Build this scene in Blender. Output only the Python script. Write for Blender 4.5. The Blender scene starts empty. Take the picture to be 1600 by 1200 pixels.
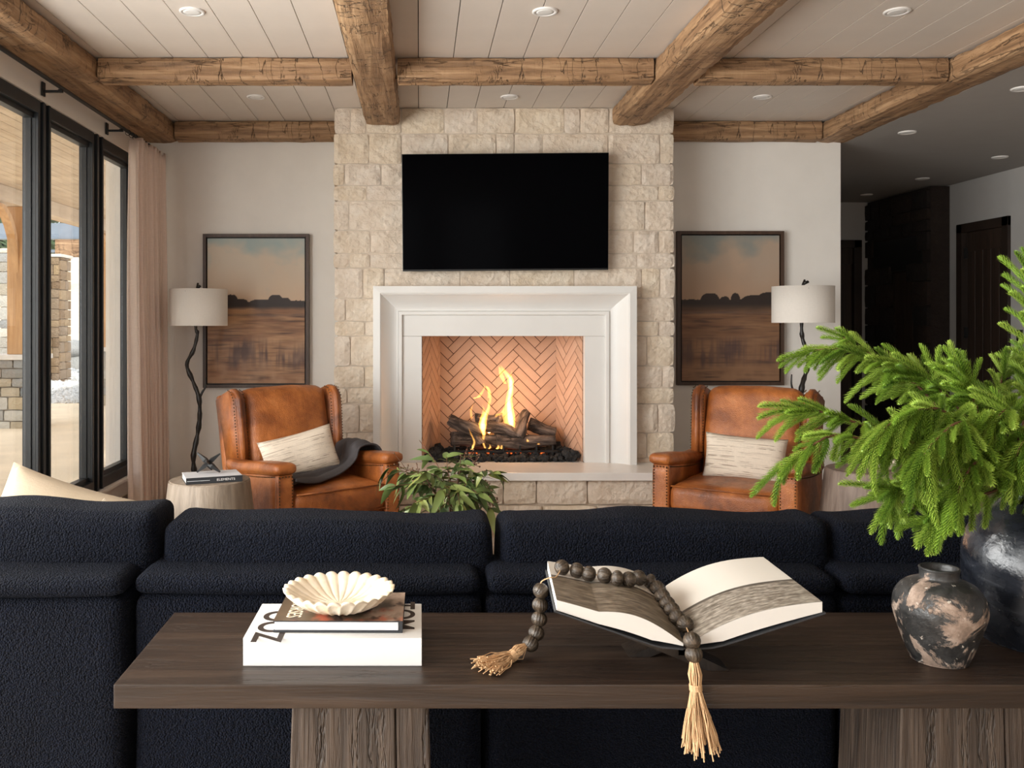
import bpy, bmesh, math, random
import numpy as np
from mathutils import Vector, Matrix, noise as mnoise
R = math.radians
random.seed(7)
S = bpy.context.scene
COL = S.collection

# ------------------------------------------------------------------ camera
F = 1400.0; CX = 655.0; CY = 505.0; CAMZ = 1.4
cd = bpy.data.cameras.new('camera'); cam = bpy.data.objects.new('camera', cd); COL.objects.link(cam)
cam.location = (0, 0, CAMZ); cam.rotation_euler = (R(90), 0, 0)
cd.sensor_width = 36; cd.lens = F/1600*36
cd.shift_x = (800-CX)/1600; cd.shift_y = -(600-CY)/1600
cd.clip_start = .05; cd.clip_end = 500
S.camera = cam
# ------------------------------------------------------------------ world, lights, exposure
S.view_settings.view_transform = 'Standard'; S.view_settings.look = 'None'
S.view_settings.gamma = 1; S.view_settings.use_curve_mapping = False
S.view_settings.exposure = 0.22
S.cycles.use_denoising = True
S.cycles.max_bounces = 10; S.cycles.diffuse_bounces = 6; S.cycles.transparent_max_bounces = 24
S.cycles.sample_clamp_indirect = 6
w = bpy.data.worlds.new('world'); S.world = w; w.use_nodes = True
bgn = w.node_tree.nodes['Background']; bgn.inputs[0].default_value = (.93, .96, 1, 1); bgn.inputs[1].default_value = 2.3
def area(name, loc, rot, sx, sy, power, color):
    l = bpy.data.lights.new(name, 'AREA'); l.shape = 'RECTANGLE'; l.size = sx; l.size_y = sy
    l.energy = power; l.color = color
    o = bpy.data.objects.new(name, l); COL.objects.link(o); o.location = loc; o.rotation_euler = rot
    return o
# added area lamps boosting the daylight, outside the left glazing and the rear windows
area('daylight_boost_left', (-2.7, 1.15, 1.5), (0, R(-90), 0), 2.4, 5.0, 680, (1, .98, .95))
area('daylight_boost_rear', (.2, -2.97, 1.65), (R(90), 0, 0), 2.6, 1.5, 15, (1, .985, .96))
sl = bpy.data.lights.new('sun', 'SUN'); sl.energy = 3.5; sl.angle = R(3); sl.color = (1, .95, .87)
so = bpy.data.objects.new('sun', sl); COL.objects.link(so); so.rotation_euler = (R(38), R(20), 0)

# ------------------------------------------------------------------ helpers
def lin(c):
    return tuple(((v/255)/12.92 if v/255 <= .04045 else ((v/255+.055)/1.055)**2.4) for v in c)
def W(px, py, s):
    return Vector(((px-CX)/s, F/s, CAMZ-(py-CY)/s))
class NT:
    def __init__(s, name):
        s.m = bpy.data.materials.new(name); s.m.use_nodes = True
        s.t = s.m.node_tree; s.b = s.t.nodes['Principled BSDF']; s.out = s.t.nodes['Material Output']
        s.tc = s.t.nodes.new('ShaderNodeTexCoord')
    def L(s, a, b): s.t.links.new(a, b)
    def map(s, scale, src='Object', loc=(0, 0, 0), rot=(0, 0, 0)):
        n = s.t.nodes.new('ShaderNodeMapping'); n.inputs['Scale'].default_value = scale
        n.inputs['Location'].default_value = loc; n.inputs['Rotation'].default_value = rot
        s.L(s.tc.outputs[src], n.inputs[0]); return n.outputs[0]
    def noise(s, vec, scale=5, det=4, rough=.55, dist=0):
        n = s.t.nodes.new('ShaderNodeTexNoise'); s.L(vec, n.inputs['Vector'])
        n.inputs['Scale'].default_value = scale; n.inputs['Detail'].default_value = det
        n.inputs['Roughness'].default_value = rough; n.inputs['Distortion'].default_value = dist
        return n.outputs[0]
    def voro(s, vec, scale, out='Distance', feat='F1'):
        n = s.t.nodes.new('ShaderNodeTexVoronoi'); n.feature = feat; s.L(vec, n.inputs['Vector'])
        n.inputs['Scale'].default_value = scale; return n.outputs[out]
    def ramp(s, fac, stops):
        n = s.t.nodes.new('ShaderNodeValToRGB'); e = n.color_ramp.elements
        while len(e) > len(stops): e.remove(e[-1])
        while len(e) < len(stops): e.new(.5)
        for k, (p, c) in enumerate(stops):
            e[k].position = p
            e[k].color = (c, c, c, 1) if isinstance(c, (int, float)) else (*c[:3], 1)
        s.L(fac, n.inputs[0]); return n.outputs[0]
    def mix(s, fac, a, b, mode='MIX'):
        n = s.t.nodes.new('ShaderNodeMix'); n.data_type = 'RGBA'; n.blend_type = mode
        for k_, v in ((0, fac), (6, a), (7, b)):
            sock = n.inputs[k_]
            if isinstance(v, (int, float)): sock.default_value = v if k_ == 0 else (v, v, v, 1)
            elif isinstance(v, tuple): sock.default_value = (*v[:3], 1)
            else: s.L(v, sock)
        return n.outputs[2]
    def math(s, op, a, b=0.0):
        n = s.t.nodes.new('ShaderNodeMath'); n.operation = op
        for k, v in enumerate((a, b)):
            if isinstance(v, (int, float)): n.inputs[k].default_value = v
            else: s.L(v, n.inputs[k])
        return n.outputs[0]
    def bump(s, h, strength=.5, dist=.01):
        n = s.t.nodes.new('ShaderNodeBump'); n.inputs['Strength'].default_value = strength
        n.inputs['Distance'].default_value = dist; s.L(h, n.inputs['Height']); s.L(n.outputs[0], s.b.inputs['Normal'])
    def col(s, v):
        if isinstance(v, tuple): s.b.inputs['Base Color'].default_value = (*v[:3], 1)
        else: s.L(v, s.b.inputs['Base Color'])
    def rand(s):
        return s.t.nodes.new('ShaderNodeObjectInfo').outputs['Random']
    def set(s, **k):
        for a, v in k.items():
            i = s.b.inputs[a.replace('_', ' ')]
            if isinstance(v, (int, float, tuple)): i.default_value = v
            else: s.L(v, i)
        return s.m
def plain(name, c, rough=.6, metal=0, var=.08, nscale=6, bump=0, bscale=60, **k):
    n = NT(name); v = n.map((1, 1, 1)); f = n.noise(v, nscale, 3)
    d = tuple(x*(1-var) for x in c); e = tuple(min(1, x*(1+var)) for x in c)
    n.col(n.ramp(f, [(.3, d), (.7, e)])); n.set(Roughness=rough, Metallic=metal)
    if bump: n.bump(n.noise(v, bscale, 4), bump, .003)
    return n.set(**k)

M = {}
M['ceiling'] = plain('painted_boards', lin((220, 211, 202)), .55, var=.02)
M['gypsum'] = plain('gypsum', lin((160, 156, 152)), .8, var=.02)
M['wall'] = plain('wall_paint', lin((229, 225, 219)), .75, var=.02, bump=.05, bscale=300)
M['hallwall'] = plain('hall_paint_dimmed', lin((188, 185, 182)), .75, var=.02)  # greyish hall walls, with the dimness of the hall put into the colour
M['gap'] = plain('dark_gap', (.05, .042, .035), .9)
M['taupe'] = plain('taupe_trim', lin((150, 138, 126)), .5, var=.03)
M['white'] = plain('cast_stone_white', lin((226, 225, 222)), .45, var=.025, nscale=3)
M['slab'] = plain('hearth_slab', lin((228, 224, 219)), .28, var=.04, nscale=5)
M['framedark'] = plain('black_aluminium', lin((30, 34, 38)), .4, var=.05)
M['black'] = plain('black_metal', (.012, .012, .012), .45)
M['blacktwig'] = plain('black_bronze', (.014, .011, .009), .4, bump=.6, bscale=45, var=.4)
M['tvscreen'] = plain('screen_glass', (.0015, .0015, .002), .12, var=0, Specular_IOR_Level=.008)
M['tvframe'] = plain('tv_bezel', (.006, .006, .006), .4)
M['lampwhite'] = plain('light_trim', (.8, .78, .76), .4)
M['lens'] = plain('light_lens', (.85, .85, .84), .3)
M['mortar'] = plain('mortar', lin((204, 190, 174)), .95, var=.08, nscale=15, bump=.6, bscale=120)
M['groutdark'] = plain('firebox_grout', lin((92, 66, 50)), .95)
M['page'] = plain('page_paper', lin((206, 202, 196)), .7, var=.02)
M['whitecard'] = plain('white_card', lin((216, 216, 214)), .55, var=.01)
M['darkcloth'] = plain('book_cloth', (.02, .022, .026), .6)
M['string'] = plain('natural_string', lin((196, 160, 120)), .85, var=.15, nscale=40)
M['greyedge'] = plain('page_edges', lin((205, 206, 210)), .7, var=.03)
M['ink'] = plain('dark_ink', lin((46, 34, 26)), .6, var=0)
M['creamink'] = plain('cream_ink', lin((226, 214, 192)), .6, var=0)
M['plaster'] = plain('ivory_ribbed', lin((232, 218, 198)), .6, var=.1, nscale=30)
M['trimwood'] = plain('dark_door_frame', (.028, .017, .012), .5, var=.3, nscale=4)

def wood(name, cols, axis=0, fine=22, long=1.3, rough=.6, bump=.5, cracks=.0, hewn=.0, warm=None, objrand=False):
    n = NT(name)
    sc = [fine]*3; sc[axis] = long
    loc = (0, 0, 0)
    v = n.map(tuple(sc), loc=loc)
    if objrand:
        a = n.t.nodes.new('ShaderNodeVectorMath'); a.operation = 'ADD'; n.L(v, a.inputs[0])
        c = n.t.nodes.new('ShaderNodeCombineXYZ'); r = n.math('MULTIPLY', n.rand(), 37.0)
        for k in range(3): n.L(r, c.inputs[k])
        n.L(c.outputs[0], a.inputs[1]); v = a.outputs[0]
    f = n.noise(v, 1, 6, .62, .4)
    k = len(cols); base = n.ramp(f, [(.3+.4*i/(k-1), c) for i, c in enumerate(cols)])
    v2 = n.map((1, 1, 1)); big = n.noise(v2, 2.2, 3)
    base = n.mix(n.ramp(big, [(.35, 0.0), (.7, .55)]), base, n.mix(1.0, base, (.62, .58, .56), 'MULTIPLY'))
    h = f
    if cracks:
        sc = [7]*3; sc[axis] = .9
        c1 = n.noise(n.map(tuple(sc), loc=(3, 1, 2)), 1, 6, .6, .1)
        l1 = n.ramp(c1, [(.488, 0.0), (.498, 1.0), (.502, 1.0), (.512, 0.0)])
        l1 = n.math('MULTIPLY', l1, n.ramp(n.noise(n.map((1, 1, 1), loc=(7, 7, 7)), 5, 3), [(.45, .1), (.58, 1.0)]))
        base = n.mix(n.math('MULTIPLY', l1, cracks), base, tuple(x*.18 for x in cols[0]))
        h = n.math('SUBTRACT', h, n.math('MULTIPLY', l1, .8))
    if hewn:
        sc = [2.6]*3; sc[axis] = 9
        c2 = n.noise(n.map(tuple(sc), loc=(1, 5, 2)), 1, 4, .6, .15)
        l2 = n.ramp(c2, [(.485, 0.0), (.497, 1.0), (.5, .6), (.506, 0.0)])
        msk = n.ramp(n.noise(v2, 3.1, 2), [(.42, 0.0), (.56, 1.0)])
        l2 = n.math('MULTIPLY', l2, msk)
        base = n.mix(n.math('MULTIPLY', l2, hewn), base, tuple(x*.2 for x in cols[0]))
        sp = n.ramp(n.noise(n.map((14, 14, 14)), 1, 5, .7), [(.6, 0.0), (.68, .7)])
        base = n.mix(n.math('MULTIPLY', sp, hewn), base, tuple(x*.45 for x in cols[0]))
        h = n.math('SUBTRACT', h, n.math('MULTIPLY', l2, 1.5)); 
        h = n.math('ADD', h, n.math('MULTIPLY', c2, 1.2))
    n.col(base); n.set(Roughness=rough); n.bump(h, bump, .012)
    return n.m
BW = [(.16, .088, .045), (.30, .172, .088), (.44, .27, .145), (.56, .37, .215)]
M['beam_x'] = wood('hewn_beam_across', BW, 0, 24, 1.5, .65, .8, .6, .75)
M['beam_y'] = wood('hewn_beam_along', BW, 1, 24, 1.5, .65, .8, .6, .95)
CW = [(.015, .009, .006), (.031, .018, .0115), (.052, .032, .021)]
M['console'] = wood('dark_stained_oak', CW, 0, 30, 1.6, .42, .35, .15)
M['console_leg'] = wood('rough_stained_oak', [(.022, .014, .010), (.06, .040, .028), (.115, .080, .058)], 2, 60, 2.2, .6, .9, .15)
M['drum'] = wood('grey_washed_wood', [(.20, .155, .115), (.29, .23, .175), (.37, .30, .235)], 2, 30, 3, .6, .35)
M['drum2'] = wood('umber_washed_wood', [(.16, .115, .09), (.235, .175, .14), (.30, .235, .19)], 2, 30, 3, .6, .35)
M['door'] = wood('dark_door_wood', [(.02, .012, .008), (.042, .025, .017), (.06, .036, .025)], 2, 20, 1, .5, .3)
M['floorwood'] = wood('oak_floor', [(.36, .26, .17), (.44, .33, .225), (.50, .38, .27)], 0, 18, 1, .4, .2)
M['post'] = wood('fir_post', [(.42, .22, .09), (.56, .32, .14), (.66, .40, .19)], 2, 16, 1, .6, .2)
M['patio'] = wood('pine_boards', [(.50, .38, .26), (.60, .47, .33), (.66, .54, .40)], 1, 12, .8, .6, .15, objrand=True)
M['standwood'] = wood('black_stand_wood', [(.008, .006, .005), (.016, .011, .008), (.03, .02, .014)], 2, 40, 3, .35, .2)
M['frameart'] = wood('walnut_frame', [(.045, .022, .013), (.065, .034, .020), (.085, .048, .030)], 2, 30, 2, .45, .1)
M['log'] = wood('charred_log', [(.012, .009, .008), (.06, .042, .034), (.16, .12, .10), (.26, .21, .18)], 0, 30, 5, .9, 1.0, .5)

def stone_mat(name, stops, sc=9, bstr=.9, rnd=.35, tints=None):
    n = NT(name); v = n.map((1, 1, 1))
    f = n.noise(v, sc, 7, .62); base = n.ramp(f, stops)
    r = n.rand()
    if tints: base = n.mix(rnd, base, n.ramp(r, tints), 'MIX')
    h1 = n.noise(v, 30, 8, .72, .3); h2 = n.voro(v, 26)
    h = n.math('ADD', h1, n.math('MULTIPLY', h2, .5))
    n.col(base); n.set(Roughness=.92); n.bump(h, bstr, .022)
    return n.m
T = lambda *a: [(i/(len(a)-1), lin(c)) for i, c in enumerate(a)]
M['stone'] = stone_mat('cream_limestone', [(.3, lin((206, 184, 160))), (.48, lin((232, 215, 196))), (.7, lin((244, 233, 219)))],
    tints=T((232, 213, 190), (240, 228, 214), (226, 212, 198), (238, 220, 190), (234, 222, 208)), rnd=.45)
M['stone_dark'] = stone_mat('brown_fieldstone', [(.3, (.012, .009, .008)), (.6, (.03, .022, .018)), (.8, (.05, .036, .028))],
    tints=T((60, 48, 42), (40, 36, 34), (74, 52, 40), (50, 46, 46)), rnd=.4)
M['stone_out'] = stone_mat('pier_stone', [(.3, lin((140, 138, 134))), (.6, lin((180, 176, 168))), (.8, lin((200, 190, 172)))],
    tints=T((120, 126, 130), (196, 176, 140), (150, 152, 152), (210, 204, 190), (104, 112, 120)), rnd=.75)
M['stone_brown'] = stone_mat('brown_column_stone', [(.3, lin((120, 100, 78))), (.6, lin((160, 136, 108))), (.8, lin((184, 164, 136)))],
    tints=T((104, 84, 64), (150, 128, 100), (128, 116, 104), (176, 152, 116)), rnd=.7)
M['firebrick'] = stone_mat('firebrick', [(.3, lin((186, 150, 128))), (.7, lin((206, 172, 150)))], sc=5, bstr=.12,
    tints=T((192, 156, 132), (204, 170, 148), (184, 148, 124), (200, 164, 140)), rnd=.5)
M['lava'] = stone_mat('lava_rock', [(.3, (.012, .012, .012)), (.7, (.04, .04, .042))], sc=40, bstr=.8)
M['gravel'] = stone_mat('gravel', [(.3, (.45, .45, .44)), (.7, (.8, .8, .78))], sc=30, bstr=.8)
M['dirt'] = plain('sandy_ground', lin((226, 208, 180)), .95, var=.12, nscale=1.5, bump=.6, bscale=30)
M['steel'] = plain('blue_grey_steel', lin((120, 132, 146)), .5)
M['capstone'] = plain('pier_cap', lin((214, 208, 200)), .8)
M['greentree'] = plain('pine_foliage', lin((86, 104, 74)), .8, var=.4, nscale=2)
M['trunk'] = plain('pine_trunk', lin((110, 90, 74)), .9)

def leather():
    n = NT('tan_leather'); v = n.map((1, 1, 1))
    a = n.noise(v, 4.5, 4, .6, .3)
    base = n.ramp(a, [(.30, lin((92, 46, 18))), (.47, lin((150, 84, 36))), (.63, lin((184, 110, 54))), (.8, lin((202, 132, 74)))])
    fine = n.noise(v, 30, 6, .7)
    base = n.mix(n.ramp(fine, [(.4, 0.0), (.75, .35)]), base, lin((116, 62, 32)))
    w1 = n.noise(n.map((7, 7, 3)), 1, 3, .6, 1.0)
    h = n.math('ADD', n.math('MULTIPLY', w1, 2.0), n.math('MULTIPLY', n.voro(v, 220), .35))
    n.col(base); n.set(Roughness=n.ramp(fine, [(.3, .3), (.7, .46)])); n.bump(h, .45, .012)
    n.b.inputs['Coat Weight'].default_value = .12; n.b.inputs['Coat Roughness'].default_value = .25
    return n.m
M['leather'] = leather()
M['leatherdark'] = plain('dark_leather_gap', lin((60, 26, 12)), .5)
M['nail'] = plain('brass_nail', (.10, .065, .035), .35, .9)
def boucle():
    n = NT('navy_boucle'); v = n.map((1, 1, 1))
    ds = n.noise(v, 60, 2); 
    vo = n.voro(v, 215); vo2 = n.voro(n.map((1, 1, 1), loc=(.3, .7, .2)), 300)
    h = n.math('ADD', n.math('SUBTRACT', 1.0, vo), n.math('MULTIPLY', n.math('SUBTRACT', 1.0, vo2), .5))
    h = n.math('ADD', h, n.math('MULTIPLY', ds, .5))
    big = n.noise(v, 5, 3)
    base = n.mix(n.ramp(big, [(.3, 0.0), (.7, .6)]), (.0052, .0078, .0185), (.0034, .0047, .0105))
    base = n.mix(n.ramp(vo, [(.1, 0.0), (.75, .75)]), base, (.0012, .0016, .0032))
    n.col(base); n.set(Roughness=.85); n.bump(h, 1.0, .007)
    n.b.inputs['Sheen Weight'].default_value = .02; n.b.inputs['Sheen Roughness'].default_value = .4
    n.b.inputs['Sheen Tint'].default_value = (.35, .42, .6, 1)
    n.b.inputs['Specular IOR Level'].default_value = .12
    return n.m
M['boucle'] = boucle()
def linen(name, c, weave=500, stripes=0, dark=.72, b=.4, rough=.9):
    n = NT(name)
    a = n.noise(n.map((weave*.12, weave*.12, weave)), 1, 2); bb = n.noise(n.map((weave, weave, weave*.12)), 1, 2)
    s = n.math('ADD', a, bb)
    base = n.mix(n.ramp(s, [(.42, 0.0), (.6, 1.0)]) if False else n.math('MULTIPLY', s, .5), tuple(x*dark for x in c), tuple(min(1, x*1.12) for x in c))
    if stripes:
        l = n.noise(n.map((2.2, 2.2, 150)), 1, 3, .6); sm = n.noise(n.map((14, 14, 60), loc=(2, 2, 2)), 1, 2)
        m = n.math('MULTIPLY', n.ramp(l, [(.54, 0.0), (.6, 1.0)]), n.ramp(sm, [(.42, 0.0), (.52, 1.0)]))
        base = n.mix(n.math('MULTIPLY', m, stripes), base, lin((138, 118, 100)))
    n.col(base); n.set(Roughness=rough); n.bump(s, b, .003)
    return n.m
M['shade'] = linen('linen_shade', lin((222, 216, 208)), 400, b=.15, dark=.9)
M['curtain'] = linen('linen_curtain', lin((236, 216, 204)), 160, b=.25, dark=.82)
M['pillow'] = linen('striped_linen', lin((226, 212, 194)), 300, stripes=.8, b=.5, dark=.8)
M['beige'] = linen('beige_linen', lin((168, 152, 130)), 350, b=.3, dark=.88)
M['throw'] = linen('charcoal_wool', lin((76, 72, 74)), 500, b=.4, dark=.7)

def glass():
    n = NT('window_glass'); n.t.nodes.remove(n.b)
    tr = n.t.nodes.new('ShaderNodeBsdfTransparent'); gl = n.t.nodes.new('ShaderNodeBsdfGlossy'); gl.inputs['Roughness'].default_value = .01
    fr = n.t.nodes.new('ShaderNodeFresnel'); g = n.t.nodes.new('ShaderNodeNewGeometry')
    n.L(n.math('SUBTRACT', 1.45, n.math('MULTIPLY', g.outputs['Backfacing'], 1.45-1/1.45)), fr.inputs[0])
    mx = n.t.nodes.new('ShaderNodeMixShader'); n.L(fr.outputs[0], mx.inputs[0]); n.L(tr.outputs[0], mx.inputs[1]); n.L(gl.outputs[0], mx.inputs[2])
    tr.inputs[0].default_value = (.95, .96, .96, 1)
    n.L(mx.outputs[0], n.out.inputs[0]); return n.m
M['glass'] = glass()
def flame(name, c, st):
    n = NT(name); n.t.nodes.remove(n.b)
    e = n.t.nodes.new('ShaderNodeEmission'); e.inputs[0].default_value = (*c, 1); e.inputs[1].default_value = st
    n.L(e.outputs[0], n.out.inputs['Volume']); return n.m
M['flame'] = flame('flame', (1, .42, .07), 75)
M['flamecore'] = flame('flame_core', (1, .62, .2), 160)
def ember():
    n = NT('ember'); n.col((.02, .01, .01)); v = n.map((1, 1, 1))
    f = n.ramp(n.noise(v, 30, 3), [(.5, (0, 0, 0)), (.62, (1, .16, .02))])
    n.L(f, n.b.inputs['Emission Color']); n.b.inputs['Emission Strength'].default_value = 1.6; return n.m
M['ember'] = ember()
def needles():
    n = NT('conifer_needles'); r = n.rand()
    at = n.t.nodes.new('ShaderNodeAttribute'); at.attribute_name = 'tip'
    c1 = n.ramp(r, [(0, lin((104, 138, 44))), (.5, lin((142, 174, 60))), (1, lin((180, 204, 92)))])
    c2 = n.ramp(r, [(0, lin((50, 82, 22))), (1, lin((84, 118, 34)))])
    n.col(n.mix(at.outputs['Fac'], c2, c1)); n.set(Roughness=.45)
    n.b.inputs['Subsurface Weight'].default_value = 0
    # thin leaves let light through
    tl = n.t.nodes.new('ShaderNodeBsdfTranslucent'); n.L(n.mix(.5, c1, (.45, .6, .1)), tl.inputs[0])
    mx = n.t.nodes.new('ShaderNodeMixShader'); mx.inputs[0].default_value = .25
    n.L(n.b.outputs[0], mx.inputs[1]); n.L(tl.outputs[0], mx.inputs[2]); n.L(mx.outputs[0], n.out.inputs[0])
    return n.m
M['needles'] = needles()
def euc():
    n = NT('eucalyptus_leaf'); r = n.rand()
    n.col(n.ramp(r, [(0, lin((66, 86, 44))), (.5, lin((92, 110, 58))), (.8, lin((112, 126, 66))), (1, lin((140, 142, 76)))])); n.set(Roughness=.4)
    return n.m
M['leaf'] = euc()
M['stem'] = plain('woody_stem', lin((96, 62, 42)), .7, var=.2)
M['berry'] = plain('seed_pods', lin((112, 84, 62)), .6, var=.3)
def attr_mat(name, rough=.6, bump=0):
    n = NT(name); a = n.t.nodes.new('ShaderNodeVertexColor'); a.layer_name = 'paint'
    n.col(a.outputs[0]); n.set(Roughness=rough)
    if bump: n.bump(n.noise(n.map((1, 1, 1)), 260, 3), bump, .002)
    return n.m
M['painted'] = attr_mat('painted_canvas', .55, .25)
M['print'] = attr_mat('printed_paper', .4)
def bigvase():
    n = NT('black_glazed_clay'); v = n.map((1, 1, 1))
    f = n.noise(n.map((3, 3, 9)), 2.4, 6, .65, .8)
    n.col(n.ramp(f, [(.4, (.006, .007, .010)), (.62, (.018, .020, .026)), (.78, (.085, .09, .10))]))
    n.set(Roughness=n.ramp(n.noise(v, 18, 5), [(.35, .14), (.7, .42)])); n.bump(n.noise(v, 16, 6), .4, .012); return n.m
M['bigvase'] = bigvase()
def smallvase():
    n = NT('weathered_black_clay'); v = n.map((1, 1, 1))
    f = n.noise(n.map((1, 1, 1), loc=(.13, .31, .07)), 11, 8, .66, .5)
    m = n.ramp(f, [(.5, 0.0), (.535, 1.0)])
    g = n.noise(v, 60, 5)
    a = n.ramp(g, [(.3, (.012, .012, .012)), (.7, (.045, .043, .042))]); b = n.ramp(n.noise(v, 26, 6, .7), [(.3, lin((92, 78, 68))), (.5, lin((138, 118, 104))), (.7, lin((172, 154, 140)))])
    sp = n.ramp(n.noise(v, 70, 4), [(.66, 0.0), (.7, 1.0)])
    c = n.mix(m, a, b); c = n.mix(sp, c, lin((190, 180, 168)))
    n.col(c); n.set(Roughness=n.mix(m, .38, .85)); n.bump(n.math('ADD', m, g), .5, .004); return n.m
M['smallvase'] = smallvase()
def marble():
    n = NT('ivory_stone'); v = n.map((1, 1, 1)); f = n.noise(v, 22, 5, .6, .8)
    n.col(n.ramp(f, [(.3, lin((206, 182, 142))), (.45, lin((230, 216, 192))), (.7, lin((240, 230, 214)))])); n.set(Roughness=.4)
    n.bump(n.noise(v, 40, 4), .15, .004); return n.m
M['marble'] = marble()
M['bead'] = wood('dark_carved_bead', [(.022, .015, .010), (.05, .036, .024), (.14, .10, .065)], 2, 130, 40, .3, .4)

def put(name, me, mat=None, parent=None, loc=None, rot=None, smooth=False, **pr):
    if isinstance(me, bmesh.types.BMesh):
        bm = me; me = bpy.data.meshes.new(name); bm.to_mesh(me); bm.free()
    if mat is not None and not me.materials:
        me.materials.append(M[mat] if isinstance(mat, str) else mat)
    if smooth and len(me.polygons): me.polygons.foreach_set('use_smooth', [True]*len(me.polygons))
    o = bpy.data.objects.new(name, me); COL.objects.link(o)
    if parent: o.parent = parent
    if loc is not None: o.location = loc
    if rot is not None: o.rotation_euler = rot
    for k, v in pr.items(): o[k] = v
    return o
def thing(name, label, cat, loc=(0, 0, 0), rz=0, group=None):
    o = bpy.data.objects.new(name, None); COL.objects.link(o); o.location = loc; o.rotation_euler = (0, 0, rz)
    o.empty_display_size = .1
    o['label'] = label; o['category'] = cat
    if group: o['group'] = group
    return o
def part_empty(name, parent):
    o = bpy.data.objects.new(name, None); COL.objects.link(o); o.parent = parent; return o
def tag(o, label, cat, group=None):
    o['label'] = label; o['category'] = cat
    if group: o['group'] = group
    return o
def dup_tree(o, parent=None):
    c = o.copy(); COL.objects.link(c)
    if parent: c.parent = parent
    for ch in list(o.children): dup_tree(ch, c)
    return c
def bx(bm, x0, x1, y0, y1, z0, z1, bev=0, mtx=None):
    r = bmesh.ops.create_cube(bm, size=1)
    vs = r['verts']
    for v in vs: v.co = Vector((x0+(v.co.x+.5)*(x1-x0), y0+(v.co.y+.5)*(y1-y0), z0+(v.co.z+.5)*(z1-z0)))
    if bev:
        es = list({e for v in vs for e in v.link_edges})
        r = bmesh.ops.bevel(bm, geom=es, offset=bev, segments=2, affect='EDGES', profile=.7)
        if mtx:
            for v in r['verts']: v.co = mtx @ v.co
    elif mtx:
        for v in vs: v.co = mtx @ v.co
    return bm
def box(name, x0, x1, y0, y1, z0, z1, mat, parent=None, bev=0, **k):
    """box whose origin is its own centre"""
    bm = bmesh.new(); cx, cy, cz = (x0+x1)/2, (y0+y1)/2, (z0+z1)/2
    bx(bm, x0-cx, x1-cx, y0-cy, y1-cy, z0-cz, z1-cz, bev)
    return put(name, bm, mat, parent, (cx, cy, cz), **k)
def soft(w, d, h, r, n=10, puff=(0, 0, 0), noise_amp=0, noise_sc=3, seed=0, fn=None):
    """rounded box (origin at its centre) whose faces bulge by puff"""
    bm = bmesh.new(); bmesh.ops.create_cube(bm, size=2)
    bmesh.ops.subdivide_edges(bm, edges=bm.edges[:], cuts=n, use_grid_fill=True)
    hw = Vector((w/2, d/2, h/2))
    for v in bm.verts:
        c = v.co.copy(); u = [max(-1, min(1, k)) for k in c]
        # remap so samples crowd towards the rounding
        q = Vector([math.copysign(abs(a)**.8, a)*hw[i] for i, a in enumerate(u)])
        inner = Vector([max(-(hw[i]-r), min(hw[i]-r, q[i])) for i in range(3)])
        dlt = q-inner
        if dlt.length > 1e-6: q = inner+dlt.normalized()*r
        for i in range(3):
            j, k = (i+1) % 3, (i+2) % 3
            g = max(0, 1-(q[j]/hw[j])**2)*max(0, 1-(q[k]/hw[k])**2)
            if abs(u[i]) > .999: q[i] += math.copysign(puff[i]*g**.6, u[i])
        if noise_amp:
            p = q*noise_sc+Vector((seed*3.7, seed*1.3, seed*2.1))
            q += Vector((mnoise.noise(p), mnoise.noise(p+Vector((9, 0, 0))), mnoise.noise(p+Vector((0, 9, 0)))))*noise_amp
        if fn: q = fn(q)
        v.co = q
    return bm
def tube(bm, pts, rad, n=8, cap=True):
    pts = [Vector(p) for p in pts]
    if not hasattr(rad, '__len__'): rad = [rad]*len(pts)
    rings = []; up = Vector((0, 0, 1)); prev = None
    for i, p in enumerate(pts):
        t = (pts[min(i+1, len(pts)-1)]-pts[max(i-1, 0)]).normalized()
        if prev is None:
            a = t.cross(up if abs(t.z) < .9 else Vector((1, 0, 0))).normalized()
        else:
            a = (prev-t*prev.dot(t)).normalized()
        prev = a; b = t.cross(a)
        rings.append([bm.verts.new(p+(a*math.cos(2*math.pi*k/n)+b*math.sin(2*math.pi*k/n))*rad[i]) for k in range(n)])
    for r0, r1 in zip(rings, rings[1:]):
        for k in range(n): bm.faces.new((r0[k], r0[(k+1) % n], r1[(k+1) % n], r1[k]))
    if cap:
        bm.faces.new(rings[0][::-1]); bm.faces.new(rings[-1])
    return bm
def spline(pts, n=6):
    """Catmull-Rom through points"""
    P = [Vector(p) for p in pts]; out = []
    for i in range(len(P)-1):
        a, b, c, d = P[max(i-1, 0)], P[i], P[i+1], P[min(i+2, len(P)-1)]
        for k in range(n):
            t = k/n
            out.append(.5*((2*b)+(c-a)*t+(2*a-5*b+4*c-d)*t*t+(3*b-a-3*c+d)*t**3))
    out.append(P[-1]); return out
def lathe(prof, n=40, fn=None, closed=False):
    bm = bmesh.new(); rings = []
    for (r, z) in prof:
        rings.append([bm.verts.new((fn(r, 2*math.pi*k/n, z) if fn else Vector((r*math.cos(2*math.pi*k/n), r*math.sin(2*math.pi*k/n), z)))) for k in range(n)])
    for r0, r1 in zip(rings, rings[1:]):
        for k in range(n): bm.faces.new((r0[k], r0[(k+1) % n], r1[(k+1) % n], r1[k]))
    if closed: bm.faces.new(rings[0][::-1]); bm.faces.new(rings[-1])
    return bm
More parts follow.
